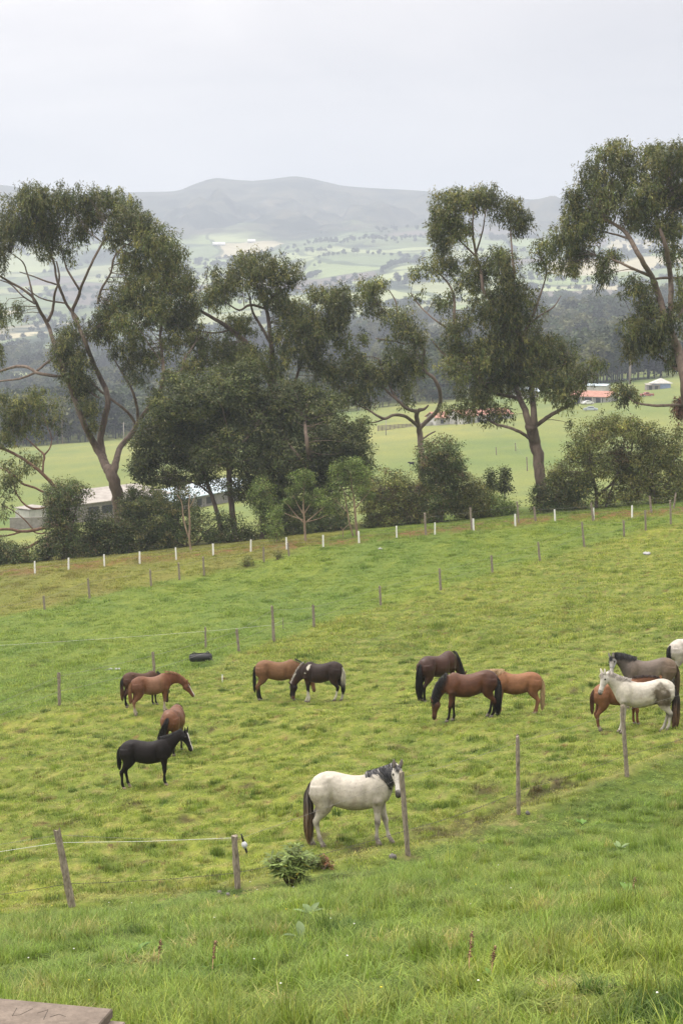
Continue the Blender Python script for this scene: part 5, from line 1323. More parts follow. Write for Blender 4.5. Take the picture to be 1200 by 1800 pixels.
# 9 bay grazing
horse('shiny reddish bay horse with black legs grazing in front of the palomino', (826, 1266), 88, 176, dict(BAY, socks=(0, 0, .13, .10), sockc=(.32, .27, .22)), BLK, (.011, .010, .010), (1.06, .05, .62), (1.10, .08, .05), c1=(.96, 0, 1.16), front=(.10, -.08), hind=(-.02, .10), seed=9, tail_len=1.18, tail_w=.085, fat=1.06, maneside=1, manelen=.30, tail_off=.05)
# 10 palomino
horse('golden chestnut horse with flaxen mane and tail, its head behind the bay', (909, 1255), 79, 172, dict(body=(.275, .118, .048), under=(.23, .10, .045), rump=(.27, .11, .045), points=(.27, .12, .06), socks=(.16, .14, .20, .12), sockc=(.42, .33, .24), head=(.26, .11, .05)), (.52, .36, .20), (.46, .33, .19), (1.28, 0, 1.30), (1.40, 0, .74), c1=(.95, 0, 1.44), front=(.02, .12), hind=(.04, .10), seed=10, tail_len=1.08, tail_w=.06, fat=1.05, maneside=1, manelen=.22)
# 11 roan
def p_roan(col, x, y, z, zl, pt, tt, ln, ls, nz_):
    w = (np.exp(-((x + .28) / .06) ** 2 - ((zl - .95) / .22) ** 2) * .7)[:, None]; col = col * (1 - w) + np.array((.34, .28, .21)) * w
    w = ((pt == 2) * sstep(tt, .1, .4) * .8)[:, None]; return col * (1 - w) + np.array((.48, .46, .44)) * w
horse('mouse grey roan horse with a thick black mane standing behind the white one', (1139, 1243), 88, 171, dict(body=(.165, .128, .108), rump=(.175, .122, .085), neck=(.115, .095, .09), head=(.22, .20, .19), points=(.05, .04, .035), muzzle=(.30, .28, .26), pz=.6), (.016, .015, .017), (.13, .085, .055), (1.10, .12, 1.52), (1.14, .42, 1.04), az=R(62), c1=(.90, 0, 1.56), front=(-.02, .05), hind=(.02, .08), seed=11, paint=p_roan, maneside=1, manelen=.20, tail_len=1.15, halter=True, fat=1.03)
# 13 chestnut behind the white
horse('chestnut horse with dark mane whose body shows on both sides of the white grey one', (1084, 1281), 86, 10, dict(body=(.235, .098, .042), under=(.21, .088, .04), rump=(.25, .105, .045), points=(.20, .08, .036), socks=(.1, .1, .20, .18), sockc=(.48, .40, .32), neck=(.20, .078, .032)), (.045, .025, .018), (.10, .045, .026), (1.32, .05, 1.36), (1.62, 0, .90), c1=(.92, 0, 1.46), front=(0, .05), hind=(.12, .02), hlift=(0, 0), seed=13, tail_len=.75, tail_w=.045, maneside=-1, manelen=.10, forelock=False)
# 12 white grey with a stained haunch
def p_st(col, x, y, z, zl, pt, tt, ln, ls, nz_):
    d = ((x + .47 + (1.0 - zl) * .12) / .26) ** 2 + ((zl - 1.04) / .31) ** 2
    w = (np.clip(1.55 - d * 1.15 + .30 * nz_, 0, 1) * (pt != 1) * (y > 0) * .9)[:, None]; col = col * (1 - w) + np.array((.085, .060, .032)) * w
    w = (np.exp(-((x + .10) / .30) ** 2 - ((zl - .98) / .15) ** 2) * np.clip(.3 + .4 * nz_, 0, 1) * .5)[:, None]; col = col * (1 - w) + np.array((.36, .29, .22)) * w
    w = (np.exp(-((zl - .50) / .07) ** 2) * (pt >= 5) * .85)[:, None]; return col * (1 - w) + np.array((.06, .05, .045)) * w
horse('white grey horse with a brown stained haunch standing behind the second post from the right', (1131, 1290), 98, 168, dict(body=(.54, .505, .45), under=(.46, .42, .36), head=(.60, .57, .54), muzzle=(.10, .09, .09)), (.42, .38, .34), (.045, .035, .03), (1.06, .12, 1.64), (1.20, .36, 1.13), az=R(46), c1=(.86, 0, 1.46), front=(-.02, .08), hind=(.02, .16), hlift=(0, 0), seed=12, paint=p_st, maneside=1, manelen=.14, tail_len=1.24, tail_w=.085, tail_grad=((.15, .085, .05), .30, .65), fat=1.03)
# 14 grey at the right edge
horse('pale grey horse with a short dark tail cut off by the right edge', (1213, 1197), 81, 18, dict(body=(.50, .46, .43), under=(.40, .36, .33), points=(.05, .045, .045), pz=.5, dapple=.06), (.05, .05, .05), (.03, .03, .033), GRAZE_P, GRAZE_M, front=(0, .08), hind=(.12, -.06), seed=14, tail_len=.55, tail_w=.05, maneside=-1)
# a black cow far off in the valley field
gq = groundpt(723, 820, 190)
horse('small black cow standing alone in the far valley field', (723, 820), 8.5, 165, dict(body=(.015, .013, .013)), BLK, BLK, (1.12, 0, 1.25), (1.38, 0, .95), seed=15, name='cow', mane_on=False, tail_len=.7, tail_w=.02, group=None, eye=False)
# ------------------------------------------------------------------ fences
def post_mesh(p_bot, p_top, w, rng, square=False, name='post', mat=None, parent=None, origin=None, dig=0.25):
    mb = MB(); d = (p_top - p_bot); n = 5 if not square else 4
    seg = 8; T = d.normalized(); S = Vector((1, 0, 0)); S = (S - T * S.dot(T)).normalized(); N = T.cross(S); tw = rng.uniform(0, 1.5)
    vs = []; m_ = 8 if not square else 4
    for i in range(seg + 1):
        q = i / seg; c = p_bot - T * dig * (1 - q) * (i == 0) + d * q if i else p_bot - T * dig
        for k in range(m_):
            a = tw + 2 * math.pi * k / m_; r = w / 2 * (1 + (0.10 * rng.normal() if not square else 0.01 * rng.normal())) * (1 - 0.08 * q) * (1.3 if square else 1)
            zz = (0.25 * w * rng.normal()) if i == seg and not square else 0
            vs.append(c + (S * math.cos(a) + N * math.sin(a)) * r + T * zz)
    fs = [(i * m_ + k, i * m_ + (k + 1) % m_, (i + 1) * m_ + (k + 1) % m_, (i + 1) * m_ + k) for i in range(seg) for k in range(m_)] + [tuple(range(m_))[::-1], tuple(seg * m_ + k for k in range(m_))]
    mb.addf(vs, fs); return mb.build(name, mat or M_wood, parent, smooth=False)
M_dwire = simple_mat('rusty_wire', (.05, .045, .04), (.09, .08, .07), 8, .8, bump=0)
rgp = np.random.default_rng(77)
def fence(label, posts, wires, mat=None, square=False, name='wire_fence', cat='fence', y1=860):
    """posts: ((u,v top),(u,v bottom),width m); wires: (height fraction, radius, material, sag, barbs)"""
    ends = []
    for (t_, b_, w) in posts:
        pb = groundpt(b_[0], b_[1], y1=y1); pt_ = at(t_[0], t_[1], pb.y); ends.append((pb, pt_, w))
    root = thing(name, label, cat, ends[0][0]); O = ends[0][0]
    for pb, pt_, w in ends: post_mesh(pb - O, pt_ - O, w, rgp, square, parent=root, mat=mat)
    for (h, r, wm, sag, barbs) in wires:
        mb = MB(); pts = []
        for i in range(len(ends) - 1):
            a = ends[i][0].lerp(ends[i][1], h if i else h) - O; b = ends[i + 1][0].lerp(ends[i + 1][1], h) - O
            for q in range(8):
                t = q / 8; p = a.lerp(b, t); p.z -= sag * (b - a).length * 4 * t * (1 - t); pts.append(p)
        pts.append(ends[-1][0].lerp(ends[-1][1], h) - O)
        mb.tube(pts, r, 4)
        if barbs:
            for i in range(len(pts) - 1):
                L_ = (pts[i + 1] - pts[i]).length; k = max(1, int(L_ / barbs))
                for q in range(k):
                    p = pts[i].lerp(pts[i + 1], (q + .5) / k); d = Vector(rgp.normal(0, 1, 3)).normalized() * 0.022
                    mb.tube([p - d, p + d], r * 1.1, 3)
        mb.build('wire', wm, root)
    return root
fence('near fence of five weathered leaning posts with a white cord and a barbed wire', [(a, b, w) for (a, b), w in zip(F1, (.13, .13, .12, .10, .095, .10, .10))],
      [(.93, .0026, M_wire, .008, 0), (.30, .004, M_dwire, .012, .11)])
_e = [groundpt(*f[1]) for f in F1[:3]]; _t = [at(f[0][0], f[0][1], g_.y) for f, g_ in zip(F1[:3], _e)]
cr_ = thing('rope', 'taut white cord strung between the two leftmost near posts', 'cord', _t[0]); mb = MB()
_p = [a.lerp(b, h) for a, b, h in zip(_e, _t, (.84, .83, .97))]; mb.tube([_p[0] - _t[0], _p[0].lerp(_p[1], .5) - _t[0] - VZ * .02, _p[1] - _t[0], _p[1].lerp(_p[2], .5) - _t[0] - VZ * .02, _p[2] - _t[0]], .0038, 5); mb.build('cord', M_cord, cr_)
F2 = [((-60, 1255), (-59, 1300)), ((104, 1183), (105, 1241)), ((269, 1147), (273, 1200)), ((416, 1106), (420, 1145)), ((478, 1066), (482, 1128)), ((550, 1064), (552, 1103)), ((667, 1030), (669, 1065)), ((772, 1000), (774, 1038)), ((863, 977), (865, 1007)),
      ((945, 954), (948, 986)), ((1022, 918), (1026, 961)), ((1095, 915), (1096, 943)), ((1133, 897), (1134, 933)), ((1177, 880), (1178, 922)), ((1225, 872), (1226, 905))]
fence('thin post and wire fence running diagonally between the grazed paddock and the middle field', [(a, b, .15 if a[0] < 500 else .17) for a, b in F2], [(.9, .006, M_wire, .004, 0), (.45, .006, M_wire, .004, 0)])
F3 = [((-20, 1068), (-19, 1092)), ((77, 1048), (79, 1072)), ((155, 1017), (158, 1052)), ((264, 1002), (266, 1032)), ((314, 990), (316, 1020)), ((357, 979), (359, 1012)), ((463, 962), (464, 988)), ((506, 955), (508, 978))]
fence('weathered grey post fence between the dry strip and the greener middle field', [(a, b, .16) for a, b in F3], [(.85, .006, M_wire, .004, 0)])
fence('faint white cord fence crossing the middle field behind the black trough', [((-30, 1128), (-29, 1170), .09), ((361, 1102), (362, 1140), .11), ((478, 1092), (479, 1126), .05), ((497, 1086), (498, 1106), .05)], [(.8, .005, M_cord, .002, 0)])
W4 = []
for i, (u, v) in enumerate(WP): W4.append(((u - 0.6 + (i * 37 % 5 - 2) * .3, v - 21.5), (u, v), .125))
fence('row of short white painted posts with wires in front of the far hedge', W4, [(.8, .005, M_wire, .003, 0), (.5, .005, M_wire, .003, 0)], mat=M_white, square=True, name='white_post_fence')
fence('old rough grey post fence half hidden along the foot of the far hedge', [((746, 902), (748, 940), .2), ((826, 893), (829, 932), .2), ((908, 882), (911, 919), .16), ((938, 891), (941, 917), .2), ((1038, 884), (1042, 916), .2), ((1141, 872), (1144, 902), .2), ((1187, 866), (1183, 894), .16)], [(.8, .006, M_wire, .003, 0)])

# ------------------------------------------------------------------ concrete slabs bottom left
ca, sa = math.cos(SLAB_R), math.sin(SLAB_R)
ad = Vector((ca, sa, 0)); bd_ = Vector((-sa, ca, 0))      # ad: to the left, bd_: towards the camera
m, t, b, o_ = mat_new('stained_slab'); g = NG(t); v = g.obj()
f = g.noise(3.0, 6, 0.7, v); f2 = g.noise(26, 4, 0.75, v)
c = g.ramp(f, [(0.3, (0.095, 0.072, 0.056)), (0.55, (0.175, 0.138, 0.110)), (0.75, (0.25, 0.205, 0.168))])
c = g.mix(1.0, c, g.ramp(f2, [(0.3, (0.75, 0.75, 0.75)), (0.7, (1.2, 1.2, 1.2))]), 'MULTIPLY')
g.l(c, b.inputs['Base Color']); b.inputs['Roughness'].default_value = .85; g.l(g.bump(f2, .5, .01), b.inputs['Normal']); M_slab = m
def slab(name, label, corner, top, thick, la, lb, edgec=None):
    base = corner + ad * la / 2 + bd_ * lb / 2; zc = top - thick / 2
    root = thing(name, label, 'slab', (base.x, base.y, top - thick), SLAB_R)
    me = bpy.data.meshes.new('block'); bm_ = bmesh.new(); bmesh.ops.create_cube(bm_, size=1)
    for v_ in bm_.verts: v_.co = Vector((v_.co.x * la, v_.co.y * lb, v_.co.z * thick + thick / 2))
    bmesh.ops.bevel(bm_, geom=bm_.edges[:], offset=0.006, segments=2, affect='EDGES'); bm_.to_mesh(me); bm_.free(); me.materials.append(M_slab)
    o = bpy.data.objects.new('block', me); COL.objects.link(o); o.parent = root
    return root
import bmesh
top1 = SLAB_C.z
s1 = slab('concrete_slab', 'brown stained flat concrete lid with scratched zigzag marks, bottom left corner', Vector((SLAB_C.x, SLAB_C.y, 0)), top1, .062, 2.1, 1.5)
s2 = slab('concrete_base', 'paler concrete block under the stained lid, its corner showing at the right', Vector((SLAB_C.x, SLAB_C.y, 0)) - ad * 0.10 + bd_ * 0.035, top1 - .066, .42, 2.2, 1.5)
mb = MB()
def slabxy(u, v):
    a, bb = ray(u, v); Y = top1 / bb; P_ = Vector((a * Y, Y, 0)); base = Vector((SLAB_C.x, SLAB_C.y, 0)) + ad * 1.05 + bd_ * .75; d = P_ - base
    return Vector((d.dot(ad), d.dot(bd_), .0625))
for ln_ in ([(30, 1772), (22, 1786), (36, 1784), (58, 1773)], [(66, 1781), (85, 1775), (77, 1792)], [(88, 1788), (104, 1783), (116, 1787)]):
    mb.tube([slabxy(*q) for q in ln_], .0022, 4, (.3, .3, .3))
M_mark = simple_mat('scratch_dark', (.03, .028, .025), (.07, .06, .05), 20, .9)
mb.build('scratch_marks', M_mark, s1)

# ------------------------------------------------------------------ things lying in the paddock
M_rub = simple_mat('black_rubber', (.010, .010, .011), (.026, .026, .028), 6, .55, (1, 1, 3), .4, .02)
g0 = groundpt(353, 1166); s_ = FPX / g0.y
tr = thing('rubber_trough', 'black rubber trough with two looped handles lying in the grass left of centre', 'trough', g0 + VZ * .10, R(14))
Lh = 19.5 / s_; st = []
for x, a_, b_ in ((-1, .55, .5), (-.93, .85, .8), (-.7, 1, .95), (-.3, 1.0, 1), (.3, 1.0, 1), (.7, 1, .95), (.93, .85, .8), (1, .5, .5)):
    st.append((Vector((x * Lh, 0, .21)), VY, VZ, .21 * a_, .24 * b_))
mb = MB(); nn_ = 20; vs = []
for (ce, S_, N_, a_, b_) in st:           # open topped: ring runs over an open cut
    for k in range(nn_):
        an = math.pi * (0.13 + 1.74 * k / (nn_ - 1)); vs.append(ce + VY * math.sin(an) * b_ + VZ * math.cos(an) * a_)
fs = [(i * nn_ + k, i * nn_ + k + 1, (i + 1) * nn_ + k + 1, (i + 1) * nn_ + k) for i in range(len(st) - 1) for k in range(nn_ - 1)] + [tuple(range(nn_))[::-1], tuple((len(st) - 1) * nn_ + k for k in range(nn_))]
mb.addf(vs, fs); tb_ = mb.build('shell', M_rub, tr, True); so = tb_.modifiers.new('t', 'SOLIDIFY'); so.thickness = .02
for x in (-.62, .62):
    mb = MB(); mb.tube([(x * Lh - .07, -.10, .36), (x * Lh - .07, -.10, .47), (x * Lh, -.10, .53), (x * Lh + .07, -.10, .47), (x * Lh + .07, -.10, .36)], .022, 6); mb.build('handle', M_rub, tr, True)
mb = MB(); mb.tube(smoothline([(Lh * .55, -.12, .34), (Lh * .8, -.24, .22), (Lh * 1.1, -.3, .06), (Lh * 1.5, -.35, .03), (Lh * 1.9, -.42, .03)]), .012, 5); mb.build('rope', M_wire, tr, True)
g0 = groundpt(391, 1201); s_ = FPX / g0.y
r_ = thing('fence_stake', 'small white plastic stake with a forked tip standing alone behind the chestnut horse', 'stake', g0)
mb = MB(); h_ = 14 / s_; mb.tube([(0, 0, -.1), (0, 0, h_)], .016, 6); mb.tube([(-.035, 0, h_ + .03), (0, 0, h_ - .02), (.035, 0, h_ + .03)], .013, 5); mb.build('stake', M_white, r_, True)
M_stone = simple_mat('pale_stone', (.20, .20, .20), (.42, .42, .43), 9, .9, bump=.6)
M_dkst = simple_mat('dark_stone', (.07, .065, .06), (.16, .15, .14), 9, .9, bump=.6)
def stone(label, u, v, wpx, hpx, mat, seed, name='stone', flat=1.0, y1=860):
    g0 = groundpt(u, v, y1=y1); s_ = FPX / g0.y; rng = np.random.default_rng(seed); mb = MB(); w = wpx / s_ / 2; h = hpx / s_
    mb.sphere((0, 0, h * .3), 1, 12, 8, (w, w * .8, h * .7))
    f_ = make_fbm(seed, w * 1.4, 3); mb.V = [(a * (1 + .13 * float(f_(b, c_))), b * (1 + .13 * float(f_(a, c_))), c_ * (1 + .15 * float(f_(a, b)))) for a, b, c_ in mb.V]
    o = mb.build(name, mat, None, True); o.location = g0; o.rotation_euler = (0, 0, rng.uniform(0, 3)); return tag(o, label, 'stone')
stone('pale flat stone lying alone high up in the paddock at the right', 1136, 975, 17, 5, M_stone, 1)
stone('pale flat stone pair half in the grass above the dark bay horse, larger left piece', 194, 1179, 16, 4, M_stone, 2)
stone('smaller pale stone just right of the larger flat one above the dark bay horse', 207, 1178, 12, 4, M_stone, 3)
stone('rounded dark stone on the berm left of the foot of the leaning post', 690, 1510, 15, 9, M_dkst, 4)
stone('small dark stone beside the foot of the tall post right of centre', 927, 1432, 9, 6, M_dkst, 5)
stone('left one of two dark stones in the grass below the short post', 386, 1572, 10, 7, M_dkst, 6)
stone('right one of two dark stones in the grass below the short post', 401, 1575, 9, 6, M_dkst, 7)
stone('grey stone lying in the grass right of the two far stones at the far strip', 668, 966, 9, 3, M_stone, 8)

# bird beside the short post
pb = groundpt(418, 1562); p1 = at(424, 1466, pb.y - .1); p2 = at(434.5, 1501, pb.y - .1); d = p2 - p1
bd = thing('bird', 'slim bird with pale grey body and long black tail beside the short post', 'bird', p1)
M_bird = simple_mat('bird_plumage', (.85, .85, .85), (1, 1, 1), 40, .7, use_tint=True, bump=0)
def bl(f0, f1, r, name, c, n=7, sh=None):
    T = d.normalized(); S = VX - T * VX.dot(T); S.normalize(); N = T.cross(S); st = []
    for i in range(n):
        q = i / (n - 1); rr = r * (sh(q) if sh else 1) + .0015; st.append((d * (f0 + (f1 - f0) * q), S, N, rr, rr))
    mb = MB(); mb.loft(st, 10, c, 2.0); return mb.build(name, M_bird, bd, True)
bl(.36, .74, .050, 'body', (.50, .51, .54), 11, lambda q: math.sin(math.pi * (q * .94 + .03)) ** .75)
bl(0, .40, .017, 'tail', (.012, .012, .013), 5, lambda q: .7 + .3 * q)
bl(.70, .93, .022, 'head', (.012, .012, .014), 6, lambda q: 1 - .35 * q)
bl(.92, 1.0, .010, 'beak', (.05, .05, .05), 4, lambda q: 1 - q)

# leafy bush in the near fence line
def rosette_bush(label, u, v, wpx, hpx, seed, nst=26, leafL=.17):
    g0 = groundpt(u, v); s_ = FPX / g0.y; rng = np.random.default_rng(seed); root = thing('leafy_bush', label, 'bush', g0)
    W_ = wpx / s_ / 2; H_ = hpx / s_; sb = MB(); C = []; D = []; CC = []
    for i in range(nst):
        a = rng.uniform(0, 6.28); q = math.sqrt(rng.uniform(0, 1)); x, y = math.cos(a) * q * W_, math.sin(a) * q * W_ * .8; z = H_ * (1 - .55 * q * q) * rng.uniform(.55, 1)
        st0 = Vector((x * .15, y * .15, 0)); tip = Vector((x, y, z)); mid = Vector((x * .55, y * .55, z * .62)); sb.tube([st0, mid, tip], [.010, .008, .005], 5, (1, .9, .7))
        base = np.array([.15, .20, .058]) * rng.uniform(.6, 1.3)
        for w_ in range(3):
            c0 = mid.lerp(tip, .35 + .325 * w_)
            for k in range(8):
                b = k * .785 + rng.uniform(-.3, .3) + w_; dd = Vector((math.cos(b), math.sin(b), rng.uniform(-.45, .35))).normalized()
                C.append(tuple(c0)); D.append(tuple(dd)); CC.append(base * rng.uniform(.7, 1.35))
    sb.build('stem', M_bark, root, True); n = len(C)
    CC = np.array(CC); CC[rng.uniform(size=n) < .02] = (.35, .30, .06)
    leaves('foliage', np.array(C), np.array(D), leafL * rng.uniform(.6, 1.2, n), .040 * rng.uniform(.7, 1.3, n), CC, root, rng, NR=np.tile([0, -.3, 1.0], (n, 1))); return root
rosette_bush('leafy green bush with whorls of narrow leaves on the berm left of the white mare', 512, 1558, 100, 92, 5, 40, .17)
gq = groundpt(567, 1529)
shrub('small brown and green clump at the right side of the leafy bush', gq.y, (567, 1530), [(560, 1518, 8, 12), (573, 1520, 9, 9, 1, 'brown')], 'olive', 88, group=None, name='small_clump', leaf=(.05, .03), sprad=.06, stems=2, cover=2, twigs=False)
# broad leaved docks in the bank grass
def dock(label, u, v, size, n, seed, pale=False, spike=False):
    g0 = groundpt(u, v); rng = np.random.default_rng(seed); root = thing('dock_plant', label, 'plant', g0); mb = MB()
    for i in range(n):
        a = rng.uniform(0, 6.28); L_ = size * rng.uniform(.7, 1.15); w = L_ * .19; el = rng.uniform(.5, 1.1); V = []; F = []; c = tuple(np.array((.15, .21, .085) if pale else (.10, .18, .035)) * rng.uniform(.8, 1.3))
        for k in range(7):
            q = k / 6; r = L_ * q * math.cos(el * (1 - .5 * q)); z = L_ * q * math.sin(el) * (1 - .35 * q) + .02; ww = w * math.sin(math.pi * min(1, q * .9 + .08)) * (1 if k < 6 else .1); cx, cy_ = math.cos(a) * r, math.sin(a) * r; px, py = -math.sin(a) * ww, math.cos(a) * ww
            V += [(cx - px, cy_ - py, z + ww * .35), (cx, cy_, z), (cx + px, cy_ + py, z + ww * .35)]
        for k in range(6): F += [(3 * k, 3 * k + 1, 3 * k + 4, 3 * k + 3), (3 * k + 1, 3 * k + 2, 3 * k + 5, 3 * k + 4)]
        mb.addf(V, F, c)
    if n: mb.build('leaf_rosette', M_leaf, root, True)
    if spike:
        sb = MB(); pts = [(0, 0, 0), (.01, 0, spike * .5), (.03, .01, spike)]; sb.tube(pts, .004, 5, (.9, .5, .35)); cs = (.15, .075, .035)
        for k in range(60):
            q = rng.uniform(.45, 1); sb.sphere((.03 * q + rng.normal(0, .010), rng.normal(0, .010), spike * q), .0055, 5, 4, col=cs)
        sb.build('seed_spike', M_hair, root)
    return root
dock('broad pale leafed dock in the bank grass right of the leafy bush', 545, 1612, .20, 8, 1, pale=True)
dock('single large upright pale leaf plant in the long grass below the leafy bush', 530, 1655, .24, 3, 2, pale=True)
dock('bright green broad leaf in the long grass at the lower left', 236, 1682, .24, 3, 3)
dock('dock with a rusty brown seed spike in the long grass at the lower left', 373, 1712, .15, 2, 4, spike=.30)
dock('pale fawn seed spike rising from the long grass left of the rusty one', 278, 1695, 0, 0, 5, spike=.24)
dock('tall thin brown seed stalk in the long grass right of centre', 822, 1722, .1, 2, 6, spike=.38)
dock('short dark brown seed head in the long grass right of the tall stalk', 862, 1722, .1, 2, 7, spike=.26)
dock('broad leafed weed with reddish stems in the bank grass at the right', 1110, 1580, .22, 7, 8, spike=.25)
dock('pale dock leaves lying in the bank grass at the far right', 1088, 1497, .20, 6, 9, pale=True)
dock('dock with a reddish leaf right of the tall post', 1022, 1452, .18, 6, 10)
# small flowers
rng = np.random.default_rng(90); mb = MB()
for i in range(75):
    if i < 16: u, v = [(247, 1583), (192, 1600), (222, 1614), (412, 1588), (452, 1577), (516, 1573), (503, 1616), (581, 1634), (875, 1535), (1080, 1594), (232, 1601), (800, 1543), (820, 1540), (897, 1579), (440, 1563), (92, 1605)][i]
    else: u, v = rng.uniform(0, 1200), rng.uniform(1540, 1790) if i < 34 else rng.uniform(960, 1160)
    p = groundpt(u, v); fgm = p.y < 40; c = (.75, .60, .04) if (i % 3 == 0 and fgm) else (.72, .72, .68); r = .009 if fgm else .016
    if not fgm and zones(np.array([p.x]), np.array([p.y]))[1][0] < .5: continue
    mb.sphere((p.x, p.y, p.z + (.13 if fgm else .14)), r, 6, 4, (1, 1, .6), c)
M_fl = simple_mat('petals', (.95, .95, .95), (1, 1, 1), 10, .8, use_tint=True, bump=0)
o = mb.build('meadow_flowers', M_fl); tag(o, 'tiny white and yellow flowers scattered through the grass', 'flowers', kind='stuff')

# ------------------------------------------------------------------ buildings and vehicles of the valley
M_tile = simple_mat('roof_tiles', (.24, .105, .075), (.40, .21, .155), 1.2, .85, (1, 1, 1), .5, .05)
M_gryroof = simple_mat('fibre_cement_roof', (.20, .18, .16), (.36, .33, .30), .8, .85)
M_bluroof = simple_mat('pale_metal_roof', (.24, .33, .38), (.50, .55, .58), .5, .5)
M_plast = simple_mat('white_plaster', (.33, .32, .30), (.52, .51, .48), .8, .85)
M_dark = simple_mat('dark_opening', (.015, .016, .02), (.035, .036, .04), 1, .6, bump=0)
M_block = simple_mat('concrete_blockwork', (.17, .155, .14), (.30, .28, .26), 1.5, .9)
def place(u, v, y0=170, y1=860): return groundpt(u, v, y0, y1)
def frame(A, B):
    d = (B - A); d2 = Vector((d.x, d.y, 0)); return math.atan2(d2.y, d2.x), d2.length
def lshape(root, L_, depth, h, hb, wall, roof, openings=(), posts=0, over=.5, gable=False):
    """front along local x from 0..L, depth along +y; ground at z=0"""
    w = MB(); w.box((L_ / 2, depth / 2, h / 2 - .5), (L_, depth, h + 1)); w.build('wall', wall, root)
    r = MB()
    if gable:
        y0, y1_, ym = -over, depth + over, depth / 2; V = [(-over, y0, h), (L_ + over, y0, h), (L_ + over, ym, h + hb), (-over, ym, h + hb), (-over, y1_, h), (L_ + over, y1_, h)]
        V2 = [(a, b, c_ + .14) for a, b, c_ in V]; r.addf(V + V2, [(6, 7, 8, 9), (9, 8, 11, 10), (0, 3, 2, 1), (3, 4, 5, 2), (0, 1, 7, 6), (4, 10, 11, 5), (0, 6, 9, 3), (3, 9, 10, 4), (1, 2, 8, 7), (2, 5, 11, 8)])
        g_ = MB(); g_.addf([(0.01, 0.01, h - .01), (0.01, depth - .01, h - .01), (0.01, ym, h + hb - .05), (L_ - .01, .01, h - .01), (L_ - .01, depth - .01, h - .01), (L_ - .01, ym, h + hb - .05)], [(0, 2, 1), (3, 4, 5)]); g_.build('gable', wall, root)
    else:
        r.addf([(-over, -over, h + .05), (L_ + over, -over, h + .05), (L_ + over, depth + over, h + hb), (-over, depth + over, h + hb), (-over, -over, h + .2), (L_ + over, -over, h + .2), (L_ + over, depth + over, h + hb + .15), (-over, depth + over, h + hb + .15)],
               [(4, 5, 6, 7), (3, 2, 1, 0), (0, 1, 5, 4), (1, 2, 6, 5), (2, 3, 7, 6), (3, 0, 4, 7)])
    r.build('roof', roof, root)
    for (x, z, ww, hh, nm) in openings:
        o_ = MB(); o_.box((x, -.03, z), (ww, .10, hh)); o_.build(nm, M_dark, root)
    for k in range(posts):
        p_ = MB(); p_.box((L_ * (k + .5) / posts, -over + .1, h / 2), (.25, .25, h)); p_.build('post', M_plast, root)
# long barn
def bld(name, label, cat, uvA, uvB, depth, h, hb, wall, roof, **kw):
    A = place(*uvA); B = place(*uvB); a, L_ = frame(A, B); z = min(A.z, B.z)
    root = thing(name, label, cat, (A.x, A.y, z), a); lshape(root, L_, depth, h, hb, wall, roof, **kw); return root
bld('barn', 'long low farm shed with grey brown roof and dark open bays behind the tallest trunk', 'shed', (146, 918), (298, 897), 8, 3.0, 1.3, M_block, M_gryroof, openings=[(2.6 + i * 3.4, 1.75, 2.5, 1.3, 'opening') for i in range(4)])
bld('greenhouse_shed', 'low shed under a pale blue sheet roof seen between the dark tree stems', 'shed', (302, 900), (462, 872), 7, 2.3, 1.0, M_block, M_bluroof, openings=[(3 + i * 3.5, 1.3, 1.6, 1.2, 'opening') for i in range(4)])
bld('white_hut', 'small white walled hut with a flat grey roof left of the ivy covered stump', 'hut', (52, 915), (82, 910), 3, 1.9, .3, M_plast, M_gryroof, over=.15)
A = place(18, 932); B = place(84, 926); a, L_ = frame(A, B)
r_ = thing('block_wall', 'low grey concrete block wall in front of the white hut', 'wall', A, a); w = MB(); w.box((L_ / 2, 0, .7), (L_, .25, 2.6)); w.build('wall', M_block, r_); w = MB(); w.box((L_ / 2, 0, 2.04), (L_, .32, .08)); w.build('coping', M_conc, r_)
bld('farmhouse', 'farmhouse with a red tiled roof and dark open porch behind the parked cars', 'house', (1003, 710), (1066, 707), 8, 2.7, 1.9, M_plast, M_tile, openings=[(2.2, 1.2, 2.4, 2.2, 'door'), (6.8, 1.3, 3.0, 2.0, 'window'), (11.0, 1.3, 2.6, 2.2, 'window')], gable=True, posts=4, over=1.1)
bld('farm_outbuilding', 'white roofed outbuilding showing above the red tiled farmhouse roof', 'outbuilding', (1030, 693), (1064, 691), 7, 3.2, .6, M_plast, M_bluroof, over=.4, gable=True)
bld('farmhouse', 'low house with an orange tiled roof and white front seen under the twisted limb', 'house', (766, 748), (806, 744), 7, 2.4, 1.7, M_plast, M_tile, openings=[(2.2, 1.2, 1.2, 1.3, 'window'), (5.0, 1.05, 1.1, 2.1, 'door')], gable=True, over=.6)
bld('long_farm_building', 'long pale farm building with brown tiled roof behind the thick leaning trunk foliage', 'building', (812, 746), (900, 735), 8, 2.6, 1.8, M_plast, M_tile, openings=[(3 + i * 4, 1.3, 1.4, 1.3, 'window') for i in range(4)], gable=True)
bld('white_roofed_house', 'white roofed house glimpsed between the stems of the thick leaning tree', 'house', (908, 702), (946, 698), 8, 2.8, 1.6, M_plast, M_bluroof, gable=True)
